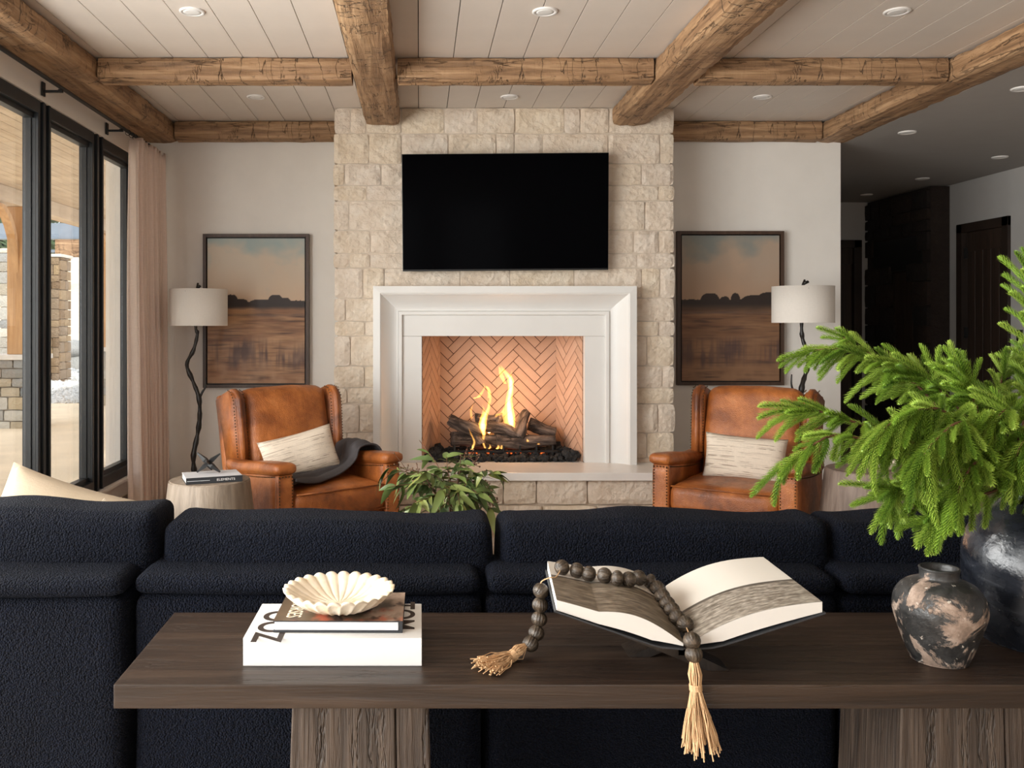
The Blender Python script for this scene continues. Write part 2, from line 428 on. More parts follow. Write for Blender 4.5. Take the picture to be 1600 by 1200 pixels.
def prism(bm, pts, a, b, axis='y'):
    """polygon in the plane normal to axis, extruded from a to b"""
    def V(p, t):
        return Vector((p[0], t, p[1])) if axis == 'y' else (Vector((t, p[0], p[1])) if axis == 'x' else Vector((p[0], p[1], t)))
    A = [bm.verts.new(V(p, a)) for p in pts]; B = [bm.verts.new(V(p, b)) for p in pts]
    bm.faces.new(A); bm.faces.new(B[::-1])
    for i in range(len(pts)):
        j = (i+1) % len(pts); bm.faces.new((A[i], A[j], B[j], B[i]))
    bmesh.ops.recalc_face_normals(bm, faces=bm.faces[:]); return bm
def recalc(bm): bmesh.ops.recalc_face_normals(bm, faces=bm.faces[:]); return bm
def text(name, body, size, loc, rot, mat, parent, ext=.0003, align='CENTER', sx=1, bold=0):
    c = bpy.data.curves.new(name, 'FONT'); c.body = body; c.size = size; c.extrude = ext; c.align_x = align; c.align_y = 'CENTER'; c.offset = bold
    o = bpy.data.objects.new(name, c); COL.objects.link(o)
    dg = bpy.context.evaluated_depsgraph_get(); me = bpy.data.meshes.new_from_object(o.evaluated_get(dg))
    bpy.data.objects.remove(o); bpy.data.curves.remove(c)
    me.materials.clear(); me.materials.append(M[mat])
    o = put(name, me, None, parent, loc, rot); o.scale = (sx, 1, 1); return o
# ================================================================== the setting
CEIL = 2.967; XL = -2.17; YB = 7.06; XR = 5.5; YE = 10.6; YR = -2.8
def struct(o): o['kind'] = 'structure'; return o
struct(box('floor', XL-.3, XR+.3, YR-.2, YE+.3, -.12, 0, 'floorwood'))
# ceiling: painted boards running away from the camera, dark gaps between them
ceil = struct(box('ceiling', XL-.3, 3.37, YR-.2, YB+.2, CEIL+.02, CEIL+.14, 'gap'))
bm = bmesh.new(); BWD = .2065; bx(bm, -BWD/2+.0022, BWD/2-.0022, -(YB-YR)/2-.1, (YB-YR)/2+.1, -.011, .011, .0015)
plank = bpy.data.meshes.new('ceiling_plank'); bm.to_mesh(plank); bm.free()
for k in range(-11, 16):
    xc = -.005+BWD*(k+.5)
    o = put('ceiling_plank', plank, 'ceiling'); o.parent = ceil
    o.location = Vector((xc, (YB+YR)/2, CEIL+.011))-ceil.location
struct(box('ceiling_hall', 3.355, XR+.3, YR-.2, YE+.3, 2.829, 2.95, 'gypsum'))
struct(box('wall_back', XL-.3, 3.32, YB, YB+.14, 0, CEIL+.1, 'wall'))
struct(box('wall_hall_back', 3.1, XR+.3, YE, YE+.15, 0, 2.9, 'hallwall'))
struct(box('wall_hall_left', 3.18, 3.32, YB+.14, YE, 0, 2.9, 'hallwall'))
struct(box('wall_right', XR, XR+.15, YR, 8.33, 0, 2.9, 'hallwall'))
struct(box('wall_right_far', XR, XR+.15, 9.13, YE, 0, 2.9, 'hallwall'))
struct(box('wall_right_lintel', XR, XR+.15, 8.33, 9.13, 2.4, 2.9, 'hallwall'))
# rear wall with three big window openings (behind the camera)
for (a, b, c, d) in ((XL-.3, -1.0, 0, CEIL+.1), (.0, .5, .9, 2.35), (1.5, XR+.3, 0, CEIL+.1), (-1.0, 1.5, 0, .9), (-1.0, 1.5, 2.35, CEIL+.1)):
    struct(box('wall_rear', a, b, YR-.15, YR, c, d, 'wall'))
# left wall
struct(box('wall_left_sill', XL-.2, XL, YR, YB, -.3, .255, 'wall'))
struct(box('wall_left_header', XL-.2, XL, YR, YB, 2.68, CEIL+.1, 'wall'))
struct(box('wall_left', XL-.2, XL, 6.85, YB, .255, 2.68, 'wall'))
struct(box('wall_left_near', XL-.2, XL, YR, -2.38, .255, 2.68, 'wall'))
struct(box('baseboard_back', XL, -.62, YB-.018, YB-.001, 0, .17, 'taupe', bev=.002))
struct(box('baseboard_right', 1.86, 3.3, YB-.018, YB-.001, 0, .17, 'taupe', bev=.002))
struct(box('baseboard_left', XL+.001, XL+.018, YR, YB-.03, 0, .14, 'taupe', bev=.002))
struct(box('trim_1', XL-.01, XL+.025, -2.4, 6.85, .24, .262, 'wall', bev=.003))     # window stool
# windows of the left wall: one unit between each two mullions
muls = [6.815+.02]+[6.085, 5.215]+[5.2-.88*k for k in range(1, 9)]
hw = [.02]+[.095, .08]+[.08]*8
for i in range(len(muls)-1):
    y1 = muls[i]-hw[i]; y0 = muls[i+1]+hw[i+1]
    wn = struct(thing('window_%d' % (i+1), 'x', 'x')); del wn['label']; del wn['category']
    bm = bmesh.new(); z0, z1 = .262, 2.68
    for (a, b, c, d) in ((y0, y1, z0, z0+.075), (y0, y1, z1-.075, z1)):
        bx(bm, XL-.105, XL-.012, a, b, c, d, .004); bx(bm, XL-.09, XL-.04, a, b, c+(.03 if c < 1 else -.03), d+(.03 if c < 1 else -.03), .003)
    put('window_frame', bm, 'framedark', wn)
    bm = bmesh.new()
    for (a, b) in ((y0-.002, y0+.024), (y1-.012, y1+.002)): bx(bm, XL-.10, XL-.05, a, b, z0+.02, z1-.02, .004)
    put('sash', bm, 'framedark', wn)
    box('glass', XL-.086, XL-.080, y0+.02, y1-.02, z0+.09, z1-.09, 'glass', wn)
    # mullion with stepped grooves
    bm = bmesh.new(); c = muls[i+1]; h = hw[i+1]
    bx(bm, XL-.105, XL-.028, c-h, c+h, z0, z1, .003)
    for (a, b, p) in ((-h, -h+.035, .004), (-.03, -.004, .014), (.006, .03, .006), (h-.028, h, .014)):
        bx(bm, XL-.06, XL-.028+p+.01, c+a+.002, c+b-.002, z0, z1, .003)
    put('mullion', bm, 'framedark', wn)
    if i == 0:
        bm = bmesh.new(); bx(bm, XL-.105, XL-.012, 6.815, 6.85, z0, z1, .004); bx(bm, XL-.10, XL-.05, 6.80, 6.816, z0+.02, z1-.02, .003)
        put('jamb', bm, 'framedark', wn)
# ---- ceiling beams, hewn
def beam(x0, x1, y0, y1, z0, z1, mat, label, seed, sag=0):
    cx, cy, cz = (x0+x1)/2, (y0+y1)/2, (z0+z1)/2
    L = max(x1-x0, y1-y0); al = 0 if x1-x0 > y1-y0 else 1
    n = int(L/.07); bm = bmesh.new(); bmesh.ops.create_cube(bm, size=1)
    es = [e for e in bm.edges if abs((e.verts[0].co-e.verts[1].co)[al]) > .5]
    bmesh.ops.subdivide_edges(bm, edges=es, cuts=n, use_grid_fill=True)
    es = [e for e in bm.edges if abs((e.verts[0].co-e.verts[1].co)[al]) < .01]
    bmesh.ops.subdivide_edges(bm, edges=es, cuts=4, use_grid_fill=True)
    dim = Vector((x1-x0, y1-y0, z1-z0))
    for v in bm.verts:
        c = v.co.copy(); q = Vector([c[i]*dim[i] for i in range(3)])
        t = q[al]; k = [i for i in range(3) if i != al]
        # rounded, chipped arrises
        e = min(abs(abs(c[k[0]])-.5), abs(abs(c[k[1]])-.5)) < .01 and max(abs(abs(c[k[0]])-.5), abs(abs(c[k[1]])-.5)) < .01
        p = Vector((t*2.2, seed*3.1, c[k[0]]*3+c[k[1]]*5))
        amp = .0042
        for i in k:
            q[i] += mnoise.noise(p*1.6+Vector((i*7, 0, 0)))*amp*1.6+mnoise.noise(p*5+Vector((0, i*5, 0)))*amp
            if e: q[i] -= math.copysign(.008+.007*abs(mnoise.noise(p*4)), c[i])
        v.co = q
    bmesh.ops.recalc_face_normals(bm, faces=bm.faces[:])
    o = put('ceiling_beam', bm, mat, None, (cx, cy, cz))
    tag(o, label, 'beam', 'hewn timber ceiling beams'); return o
ZB = 2.822
LB = [(-2.168, -1.90), (-.386, -.14), (1.39, 1.642), (3.12, 3.37)]
ybend = [YB-.002, 6.44, 6.44, YB+.12]
lab = ['rough hewn timber beam running above the windows at the left wall', 'rough hewn timber beam ending on the stone left of the television',
       'rough hewn timber beam ending on the stone right of the television', 'rough hewn timber beam at the right edge of the board ceiling, beside the dark hall']
for i, (a, b) in enumerate(LB):
    beam(a, b, YR+.01, ybend[i], ZB, CEIL-.001, 'beam_y', lab[i], i+1)
bays = [(LB[0][1], LB[1][0]), (LB[1][1], LB[2][0]), (LB[2][1], LB[3][0])]
bn = ['left', 'middle', 'right']
for j, yc in enumerate((5.26, 3.2, 1.1, -1.0)):
    for i, (a, b) in enumerate(bays):
        beam(a+.012, b-.012, yc, yc+.15, ZB+.004-.012*(i == 5), CEIL-.001, 'beam_x',
             ('hewn timber cross beam in the %s ceiling bay, in front of the stone chimney' % bn[i]) if j == 0 else
             'hewn timber cross beam of the %s ceiling bay, row %s' % (bn[i], ['', 'above the seats', 'above the camera', 'behind the camera'][j]), 10+3*j+i)
beam(LB[0][1]+.012, -.63, YB-.15, YB-.002, ZB-.002, CEIL-.001, 'beam_x', 'hewn timber beam along the back wall, left of the stone chimney', 31)
beam(1.865, LB[3][0]-.012, YB-.15, YB-.002, ZB-.002, CEIL-.001, 'beam_x', 'hewn timber beam along the back wall, right of the stone chimney', 32)

# ---- recessed lights
def dlight(x, y, z, label):
    t = thing('recessed_light', label, 'light', (x, y, z), 0, 'round recessed ceiling lights')
    put('trim_ring', recalc(lathe([(.064, 0), (.064, -.004), (.058, -.008), (.046, -.005), (.044, .004), (.064, .004), (.064, 0)], 32)), 'lampwhite', t, smooth=True)
    put('lens', recalc(lathe([(.001, -.006), (.03, -.006), (.046, -.0045), (.046, .004), (.001, .004)], 28)), 'lens', t, smooth=True)
colname = ['left', 'middle', 'right']
for i, x in enumerate((-1.14, .632, 2.40)):
    dlight(x, 4.5, CEIL-.001, 'round white recessed light in the %s bay, in front of the cross beam' % colname[i])
    dlight(x*.99, 6.2, CEIL-.001, 'round white recessed light in the %s bay, behind the cross beam near the chimney wall' % colname[i])
for x, y, l in ((3.67, 5.45, 'hall ceiling light nearest the timber beam'), (3.65, 6.7, 'hall ceiling light just right of the beam end'), (4.99, 7.7, 'hall ceiling light in front of the dark door'),
             (4.97, 8.85, 'hall ceiling light in front of the stone clad recess'), (4.97, 9.95, 'hall ceiling light farthest down the hall')):
    dlight(x, y, 2.828, 'small round recessed '+l)

# ---- hall: stone clad recess and doors
sc_ = thing('stone_recess', 'dark brown stone clad recess with black niche in the hall', 'stonework', (XR-.13, 9.95, 0))
box('backing', -.065, .13, -.66, .65, 0, 2.82, 'stone_dark', sc_)
box('niche', -.075, .0, -.5, .5, 1.98, 2.33, 'black', sc_)
box('timber_panel', -.08, .0, -.33, .05, .02, 1.95, 'door', sc_)
def stone_mesh(wd, ht, dp, seed, cell=.028, amp=.013, wob=.005):
    """rock faced block, origin at its centre, front towards -Y"""
    nx = max(2, min(12, int(wd/cell))); nz = max(2, min(8, int(ht/cell)))
    bm = bmesh.new(); G = []
    for j in range(nz+1):
        row = []
        for i in range(nx+1):
            u = i/nx*2-1; v = j/nz*2-1
            x = u*wd/2; z = v*ht/2
            p = Vector((x*9+seed*5.3, z*9+seed*1.7, seed*.9))
            edge = max(abs(u), abs(v))
            y = -dp/2
            if edge > .999:
                y += .006+.005*mnoise.noise(p*1.3)
                c = min(1, (abs(u)*abs(v))**6)
                x += mnoise.noise(p*.8)*wob-math.copysign(.005*c, u); z += mnoise.noise(p*.8+Vector((5, 5, 5)))*wob-math.copysign(.005*c, v)
            else:
                y -= .002+amp*(mnoise.noise(p*.8)*.8+.55*mnoise.noise(p*2.3)+.35*mnoise.noise(p*4.7))
                x += mnoise.noise(p)*.006; z += mnoise.noise(p+Vector((3, 3, 3)))*.006
            row.append(bm.verts.new((x, y, z)))
        G.append(row)
    for j in range(nz):
        for i in range(nx): bm.faces.new((G[j][i], G[j][i+1], G[j+1][i+1], G[j+1][i]))
    rim = G[0]+[r[-1] for r in G[1:]]+G[-1][-2::-1]+[r[0] for r in G[-2:0:-1]]
    bk = [bm.verts.new((v.co.x, dp/2, v.co.z)) for v in rim]; n = len(rim)
    for i in range(n): bm.faces.new((rim[i], bk[i], bk[(i+1) % n], rim[(i+1) % n]))
    bm.faces.new(bk)
    bmesh.ops.recalc_face_normals(bm, faces=bm.faces[:])
    return bm
z = 0.0; sd = 100
random.seed(3)
while z < 2.78:
    h = min(random.choice((.12, .16, .2, .26)), 2.79-z)
    y = -.66
    while y < .64:
        l = min(random.uniform(.18, .42), .65-y)
        if .65-y-l < .1: l = .65-y
        zc = z+h/2; yc = y+l/2
        skip = (1.95 < zc < 2.36 and -.5 < yc < .5) or (zc < 1.98 and -.4 < yc < .1)
        if not skip:
            # the clad face looks towards -X
            o = put('stone', stone_mesh(l-.012, h-.012, .09, sd, .07, .016), 'stone_dark', sc_, (-.062, yc, zc), (0, 0, R(-90)), smooth=False)
        y += l; sd += 1
    z += h
def hall_door(name, loc, rz, wd, ht, label):
    t = struct(thing(name, label, 'door', loc, rz)); del t['label']; del t['category']
    bm = bmesh.new()
    for a, b, c, d in ((-wd/2, -wd/2+.09, 0, ht), (wd/2-.09, wd/2, 0, ht), (-wd/2, wd/2, ht-.09, ht)): bx(bm, a, b, -.03, .10, c, d, .004)
    put('door_frame', bm, 'trimwood', t)
    x = -wd/2+.09
    n = 5; pw = (wd-.18)/n
    for k in range(n): box('door_board', x+.004, x+pw-.004, .03, .06, .01, ht-.09, 'door', t, bev=.004); x += pw
    box('door_rail', -wd/2+.09, wd/2-.09, .02, .03, ht-.28, ht-.09, 'door', t, bev=.003)
    for zz in (.4, 1.25, 2.05):
        box('hinge', -wd/2+.08, -wd/2+.11, -.005, .03, zz, zz+.11, 'black', t, bev=.003)
    return t
hall_door('door_1', (XR, 8.73, 0), R(-90), .80, 2.4, '')
hall_door('door_2', (4.75, YE-.07, 0), 0, .88, 2.375, '')
t = thing('light_switch', 'black light switch plate on the hall wall by the dark door', 'switch', (XR-.001, 8.2, 1.28))
box('plate', -.008, 0, -.04, .04, -.06, .06, 'black', t, bev=.002); box('rocker', -.013, -.008, -.012, .012, -.03, .03, 'tvframe', t, bev=.001)

# ================================================================== stone fireplace
D = 6.51; SB = F/D
fp = thing('stone_fireplace', 'floor to ceiling cream limestone fireplace with white surround and raised hearth', 'fireplace', (.6165, D, 0))
O = fp.location
def lp(v): return Vector(v)-O
def fbox(name, x0, x1, y0, y1, z0, z1, mat, par=fp, bev=0): 
    o = box(name, x0, x1, y0, y1, z0, z1, mat, par, bev); o.location = o.location-O; return o
br = part_empty('chimney_breast', fp)
XA = (523-CX)/SB; XB = (1052-CX)/SB
OX0, OX1, OZ0, OZ1 = .0186, 1.2, .40, 1.307
# mortar body around the firebox
bm = bmesh.new()
y0 = D+.010; y1 = YB-.002
for a, b, c, d in ((XA+.02, OX0-.005, 0, CEIL-.002), (OX1+.005, XB-.02, 0, CEIL-.002), (OX0-.005, OX1+.005, OZ1+.02, CEIL-.002), (OX0-.005, OX1+.005, 0, .33)):
    bx(bm, a-O.x, b-O.x, y0-O.y, y1-O.y, c, d)
put('mortar', bm, 'mortar', br)
rows = [(168, 209, [547, 572, 627, 694, 746, 804, 882, 906, 951]), (209, 256, [576, 627, 700, 775, 803, 848, 950, 1031]),
 (256, 290, [538, 595, 700, 860, 1002]), (290, 314, [573, 700, 860, 1028]), (314, 360, [545, 680, 860, 1007]), (360, 396, [579, 700, 860, 990, 1029]),
 (396, 419, [546, 578, 700, 860, 995]), (419, 466, [567, 600, 719, 797, 897, 1002, 1031]),
 (466, 502, [540, 620, 960]), (502, 525, [570, 620, 960, 1029]), (525, 572, [547, 620, 960, 1011]), (572, 606, [569, 620, 960, 1035]), (606, 631, [542, 620, 960]),
 (631, 676, [561, 620, 960, 1027]), (676, 716, [542, 620, 960, 1011]), (716, 760, [570, 620, 960, 1020]), (760, 806, [545, 620, 960, 1030])]
sd = 1
for (a, b, sp) in rows:
    xs = [523]+sp+[1052]
    z1_, z0_ = CAMZ-(a-CY)/SB, max(0.0, CAMZ-(b-CY)/SB)
    if z1_ > CEIL-.004: z1_ = CEIL-.004
    for x0_, x1_ in zip(xs, xs[1:]):
        sd += 1
        if a >= 466 and x0_ >= 620 and x1_ <= 960: continue
        X0, X1 = (x0_-CX)/SB, (x1_-CX)/SB
        left, right = x0_ == 523, x1_ == 1052
        g = .0032
        X0 += 0 if left else g; X1 -= 0 if right else g
        if left: X0 -= random.uniform(0, .012)
        if right: X1 += random.uniform(0, .012)
        dp = .535 if (left or right) else .09
        pr = random.uniform(-.006, .008)
        zc = (z0_+z1_)/2
        # trim behind the surround
        if a >= 466:
            X1 = min(X1, -.30) if X0 < 0 else X1
            X0 = max(X0, 1.54) if X1 > 1.5 else X0
        o = put('stone', stone_mesh(X1-X0, z1_-z0_-.0065, dp, sd), 'stone', br, ((X0+X1)/2-O.x, D-pr+dp/2-O.y-.004, zc))
# hearth
he = part_empty('hearth', fp)
fbox('core', XA+.03, XB-.03, 6.13, D-.02, 0, .33, 'mortar', he)
fbox('hearth_slab', XA-.02, XB+.02, 6.05, D-.005, .335, .39, 'slab', he, .006)
fbox('hearth_slab', OX0+.0, OX1-.0, D-.004, 6.92, .335, .385, 'slab', he, .002)
hs = F/6.10
for (z1_, z0_, sp) in ((.333, .165, [560, 690, 786, 838, 918, 1030]), (.160, .0, [610, 740, 848, 933, 1000])):
    xs = [XA*hs+CX]+sp+[XB*hs+CX]
    for x0_, x1_ in zip(xs, xs[1:]):
        X0, X1 = (x0_-CX)/hs, (x1_-CX)/hs; sd += 1
        put('stone', stone_mesh(X1-X0-.009, z1_-z0_-.006, .09, sd), 'stone', he, ((X0+X1)/2-O.x, 6.10+.04-O.y, (z0_+z1_)/2))
# surround: mitred profile swept up, across and down
su = part_empty('surround', fp)
def sweep(prof, x0, x1, zt, zb, name, mat='white'):
    """prof: (inset from the outer edge, y) pairs"""
    bm = bmesh.new(); R_ = []
    for (ins, y) in prof:
        pts = [(x0+ins, y, zb), (x0+ins, y, zt-ins), (x1-ins, y, zt-ins), (x1-ins, y, zb)]
        R_.append([bm.verts.new(Vector(p)-O) for p in pts])
    n = len(R_)
    for i in range(n):
        a, b = R_[i], R_[(i+1) % n]
        for k in range(3): bm.faces.new((a[k], a[k+1], b[k+1], b[k]))
    bm.faces.new([r[0] for r in R_]); bm.faces.new([r[3] for r in R_][::-1])
    recalc(bm); return put(name, bm, mat, su)
SX0, SX1, SZ = -.329, 1.5525, 1.665
sweep([(0, D+.02), (0, 6.39), (.050, 6.385), (.052, 6.393), (.058, 6.395)]+[(.058+.118*t, 6.395+.092*(math.sin(t*math.pi/2)**.9)) for t in [i/9 for i in range(1, 10)]]+[(.178, D+.02)], SX0, SX1, SZ, .39, 'outer_moulding')
sweep([(.178, D+.02), (.178, 6.477), (.181, 6.472), (.203, 6.472), (.206, 6.477), (.206, D+.02)], SX0, SX1, SZ, .39, 'inner_bead')
sweep([(.206, D+.02), (.206, 6.50), (.346, 6.50), (.346, D+.06), (.345, D+.06), (.345, D+.02)], SX0, SX1, SZ+.0, .39, 'slip') if False else None
bm = bmesh.new()
ix0, ix1, it = SX0+.206, SX1-.206, SZ-.206
for a, b, c, d in ((ix0, OX0, .39, OZ1-.0015), (OX1, ix1, .39, OZ1-.0015), (ix0, ix1, OZ1, it)):
    bx(bm, a-O.x, b-O.x, 6.497-O.y, D+.05-O.y, c, d, .002)
put('slip', bm, 'white', su)
# firebox: grout shell plus herringbone firebricks
fb = part_empty('firebox', fp)
BX0, BX1, BY = .159, 1.06, 6.93
def panel_geo(P0, P1, zb, zt):
    """vertical plane from P0 to P1 (xy), returns origin, along, normal, size"""
    a = Vector((P1[0]-P0[0], P1[1]-P0[1], 0)); L = a.length; a.normalize(); n = a.cross(Vector((0, 0, 1))); return Vector((P0[0], P0[1], zb)), a, n, L, zt-zb
def clip(poly, x0, x1, y0, y1):
    def cl(P, f, inter):
        out = []
        for i in range(len(P)):
            a, b = P[i], P[(i+1) % len(P)]
            if f(a): out.append(a)
            if f(a) != f(b): out.append(inter(a, b))
        return out
    def at(k, v): return lambda a, b: tuple(a[i]+(b[i]-a[i])*((v-a[k])/(b[k]-a[k])) for i in range(2))
    for k, v, s in ((0, x0, 1), (0, x1, -1), (1, y0, 1), (1, y1, -1)):
        if poly: poly = cl(poly, lambda p: (p[k]-v)*s >= 0, at(k, v))
    return poly
def herring(P0, P1, zb, zt, offx, offz):
    Lb, Wb, g = .238, .0635, .0028
    o0, a, n, L, H = panel_geo(P0, P1, zb, zt)
    c45 = math.sqrt(.5)
    for m in range(-6, 7):
        for k in range(-30, 31):
            bxs = [(k*Wb+m*Lb, k*Wb-m*Lb, Lb, Wb), (k*Wb+m*Lb, k*Wb-m*Lb+Wb, Wb, Lb)]
            for (x, y, w_, h_) in bxs:
                q = [(x+g, y+g), (x+w_-g, y+g), (x+w_-g, y+h_-g), (x+g, y+h_-g)]
                q = [((p[0]-p[1])*c45+offx, (p[0]+p[1])*c45+offz) for p in q]
                q = clip(q, .003, L-.003, .0, H)
                if not q or len(q) < 3: continue
                ar = abs(sum(q[i][0]*q[(i+1) % len(q)][1]-q[(i+1) % len(q)][0]*q[i][1] for i in range(len(q))))/2
                if ar < 5e-5: continue
                cx_ = sum(p[0] for p in q)/len(q); cy_ = sum(p[1] for p in q)/len(q)
                ctr = o0+a*cx_+Vector((0, 0, cy_))
                bm = bmesh.new()
                lift = .005+random.uniform(-.0008, .0008)
                f = [bm.verts.new(o0+a*p[0]+Vector((0, 0, p[1]))+n*lift-ctr) for p in q]
                b_ = [bm.verts.new(o0+a*p[0]+Vector((0, 0, p[1]))-n*.004-ctr) for p in q]
                bm.faces.new(f); bm.faces.new(b_[::-1])
                for i in range(len(q)): bm.faces.new((f[i], b_[i], b_[(i+1) % len(q)], f[(i+1) % len(q)]))
                recalc(bm); put('firebrick', bm, 'firebrick', fb, ctr-O)
random.seed(5)
herring((BX0, BY), (BX1, BY), .385, 1.32, .107, -.3)
herring((OX0, D+.052), (BX0, BY), .385, 1.32, .03, -.3)
herring((BX1, BY), (OX1, D+.052), .385, 1.32, .16, -.3)
bm = bmesh.new()
prism(bm, [(OX0-.0, D+.05), (BX0, BY), (BX1, BY), (OX1+.0, D+.05), (OX1+.04, D+.05), (BX1+.04, BY+.04), (BX0-.04, BY+.04), (OX0-.04, D+.05)], .36, 1.36, 'z')
bm.transform(Matrix.Translation(-O)); put('firebox_shell', bm, 'groutdark', fb)
bm = bmesh.new(); prism(bm, [(OX0-.03, D+.045), (BX0-.03, BY+.03), (BX1+.03, BY+.03), (OX1+.03, D+.045)], 1.32, 1.36, 'z'); bm.transform(Matrix.Translation(-O))
put('firebox_roof', bm, 'groutdark', fb)
# small dark gas key at the left of the firebox
# ---- television
tvc = Vector(((789-CX)/218, F/218-.03, 0)); zt, zb_ = 2.607, 1.776
tv = thing('television', 'large flat black television mounted on the stone above the mantel', 'television', (tvc.x, F/218-.03, (zt+zb_)/2))
tv.rotation_euler = (R(3.5), R(-.45), 0)
H_ = .832; W_ = 1.472
box('cabinet', -W_/2, W_/2, -.002, .03, -H_/2, H_/2, 'tvframe', tv, bev=.003)
box('screen', -W_/2+.004, W_/2-.004, -.0045, -.001, -H_/2+.012, H_/2-.004, 'tvscreen', tv)
box('wall_bracket', -.25, .25, .03, .075, -.15, .15, 'black', tv)
# ================================================================== outside the windows
GZ = -.12
struct(box('ground', -60, XL-.3, -25, 70, GZ-.2, GZ, 'dirt'))
def gravel_bed():
    bm = bmesh.new(); random.seed(11)
    n = 0
    for k in range(5200):
        y = random.uniform(17, 27); t = random.uniform(-1, 1); x = -y*.43+t*2.2-.2
        s = random.uniform(.035, .09)
        r = bmesh.ops.create_icosphere(bm, subdivisions=1, radius=s) if n < 1 else None
        if r is None:
            pass
        n += 1
        if r: 
            base = [v.co.copy() for v in r['verts']]; faces = [[base.index(v.co) for v in f.verts] for f in bm.faces]; bm.clear()
        q = Vector((random.uniform(.7, 1.3), random.uniform(.7, 1.3), random.uniform(.5, .9)))*s/.06
        h = GZ+max(0, (y-17)*.06*(1-abs(t)))
        rot = Matrix.Rotation(random.uniform(0, 6.28), 3, 'Z')
        vs = [bm.verts.new(rot @ Vector((b.x*q.x, b.y*q.y, b.z*q.z))*(.06/base[0].length)*1.0+Vector((x, y, h+random.uniform(-.02, .05)))) for b in base]
        for f in faces: bm.faces.new([vs[i] for i in f])
    o = put('gravel_bank', bm, 'gravel'); o['kind'] = 'stuff'; tag(o, 'bank of pale crushed gravel behind the stone piers outside', 'gravel')
gravel_bed()
struct(box('terrace_path', -6.6, XL-.3, -6, 14, GZ, GZ+.03, 'dirt'))
# patio roof: boards run along the house, edge beam and posts on stone piers
pr_ = thing('patio_roof', 'pine boarded patio roof with heavy edge beam seen through the windows', 'roof', (-4.1, 8, 3.3))
bm = bmesh.new(); bx(bm, -.0735, .0735, -12, 12, -.01, .012, .004); pm = bpy.data.meshes.new('roof_board'); bm.to_mesh(pm); bm.free()
x = -6.2
while x < -2.42:
    o = put('roof_board', pm, 'patio', pr_); o.location = (x+4.1, 0, .012+(x+2.4)*-.0); x += .156
box('roof_deck', -2.2, 1.74, -12, 12, .025, .12, 'gap', pr_)
o = put('edge_beam', bx(bmesh.new(), -.12, .12, -12, 12, -.22, .0, .01), 'patio', pr_); o.location = (-1.72, 0, -.0)
o = put('fascia', bx(bmesh.new(), -.02, .02, -12, 12, -.12, .14, .005), 'post', pr_); o.location = (-2.2, 0, 0)
def stone_clad(name, label, cat, loc, wx, wy, ht, seed, capm=None, course=(.12, .2), lens=(.2, .4), sm='stone_out'):
    t = thing(name, label, cat, loc)
    random.seed(seed); box('core', -wx/2+.03, wx/2-.03, -wy/2+.03, wy/2-.03, 0, ht, 'mortar', t)
    for face in range(2):    # the face towards the house front (-Y) and the one towards the house (+X)
        z = 0; sdd = seed*50+face*500
        Wd = wx if face == 0 else wy
        while z < ht-.02:
            h = min(random.uniform(*course), ht-z); 
            if ht-z-h < .06: h = ht-z
            u = -Wd/2
            while u < Wd/2-.01:
                l = min(random.uniform(*lens), Wd/2-u)
                if Wd/2-u-l < .1: l = Wd/2-u
                m = stone_mesh(l-.012, h-.012, .08, sdd, .09, .012); sdd += 1
                c = u+l/2
                put('stone', m, sm, t, (c, -wy/2, z+h/2) if face == 0 else (wx/2, c, z+h/2), (0, 0, 0) if face == 0 else (0, 0, R(90)))
                u += l
            z += h
    if capm: box('cap', -wx/2-.06, wx/2+.06, -wy/2-.06, wy/2+.06, ht, ht+.07, capm, t, bev=.01)
    return t
PX = -5.82
for i, (y, l) in enumerate(((9.1, 'stone pier of the patio roof nearest the room, outside to the left'), (13.0, 'stone clad patio pier seen through the left window pane'), (16.9, 'stone clad patio pier seen in the pane beside the curtain'))):
    stone_clad('stone_pier', l, 'pier', (PX, y, GZ), .60, .60, 1.0, 20+i, 'capstone')
    t = thing('timber_post', l.replace('stone clad patio pier', 'fir post with curved braces on the stone pier').replace('stone pier of the patio roof', 'fir post on the stone pier'), 'post', (PX, y, GZ+1.072))
    H2 = 3.08-(GZ+1.072)
    box('post_shaft', -.11, .11, -.11, .11, 0, H2-.001, 'post', t, bev=.008)
    for s in (-1, 1):
        bm = bmesh.new(); n = 8; out = []
        for k in range(n+1):
            a = k/n*math.pi/2; out.append((s*(.11+.75*(1-math.cos(a))), H2-.95+.93*math.sin(a)))
        inn = [(s*(.11+.55*(1-math.cos(k/n*math.pi/2))+.0), H2-.95+.25+.68*math.sin(k/n*math.pi/2)) for k in range(n, -1, -1)]
        P = [(p[0], p[1]) for p in out]+[(p[0], p[1]) for p in inn]
        prism(bm, P, -.06, .06, 'x'); put('brace', bm, 'post', t)
stone_clad('stone_column', 'tall stone column far outside, seen through the left window pane', 'column', (-9.05, 20.4, GZ), .7, .7, 3.2, 41, None, (.18, .3), (.25, .5))
stone_clad('stone_column', 'brown stone column under the steel beam, seen through the middle window pane', 'column', (-8.52, 21.0, GZ), .42, .6, 3.05, 44, 'capstone', (.15, .26), (.2, .4), 'stone_brown')
t = thing('pergola', 'blue grey steel beam with a timber fascia over the far stone columns', 'pergola', (-10, 21.6, 0))
box('steel_beam', -9, 4.6, -.12, .12, 3.42, 3.80, 'steel', t, bev=.01)
box('timber_fascia', 1.3, 4.6, -.2, -.13, 2.98, 3.40, 'beam_x', t, bev=.01)
box('gutter', -9, 1.3, -.05, .05, 3.1, 3.17, 'steel', t, bev=.01)
for xx in (-8.5, 2.62): box('steel_post', xx-.08, xx+.08, .2, .36, GZ, 3.41, 'steel', t, bev=.005)
random.seed(15)
k = 0
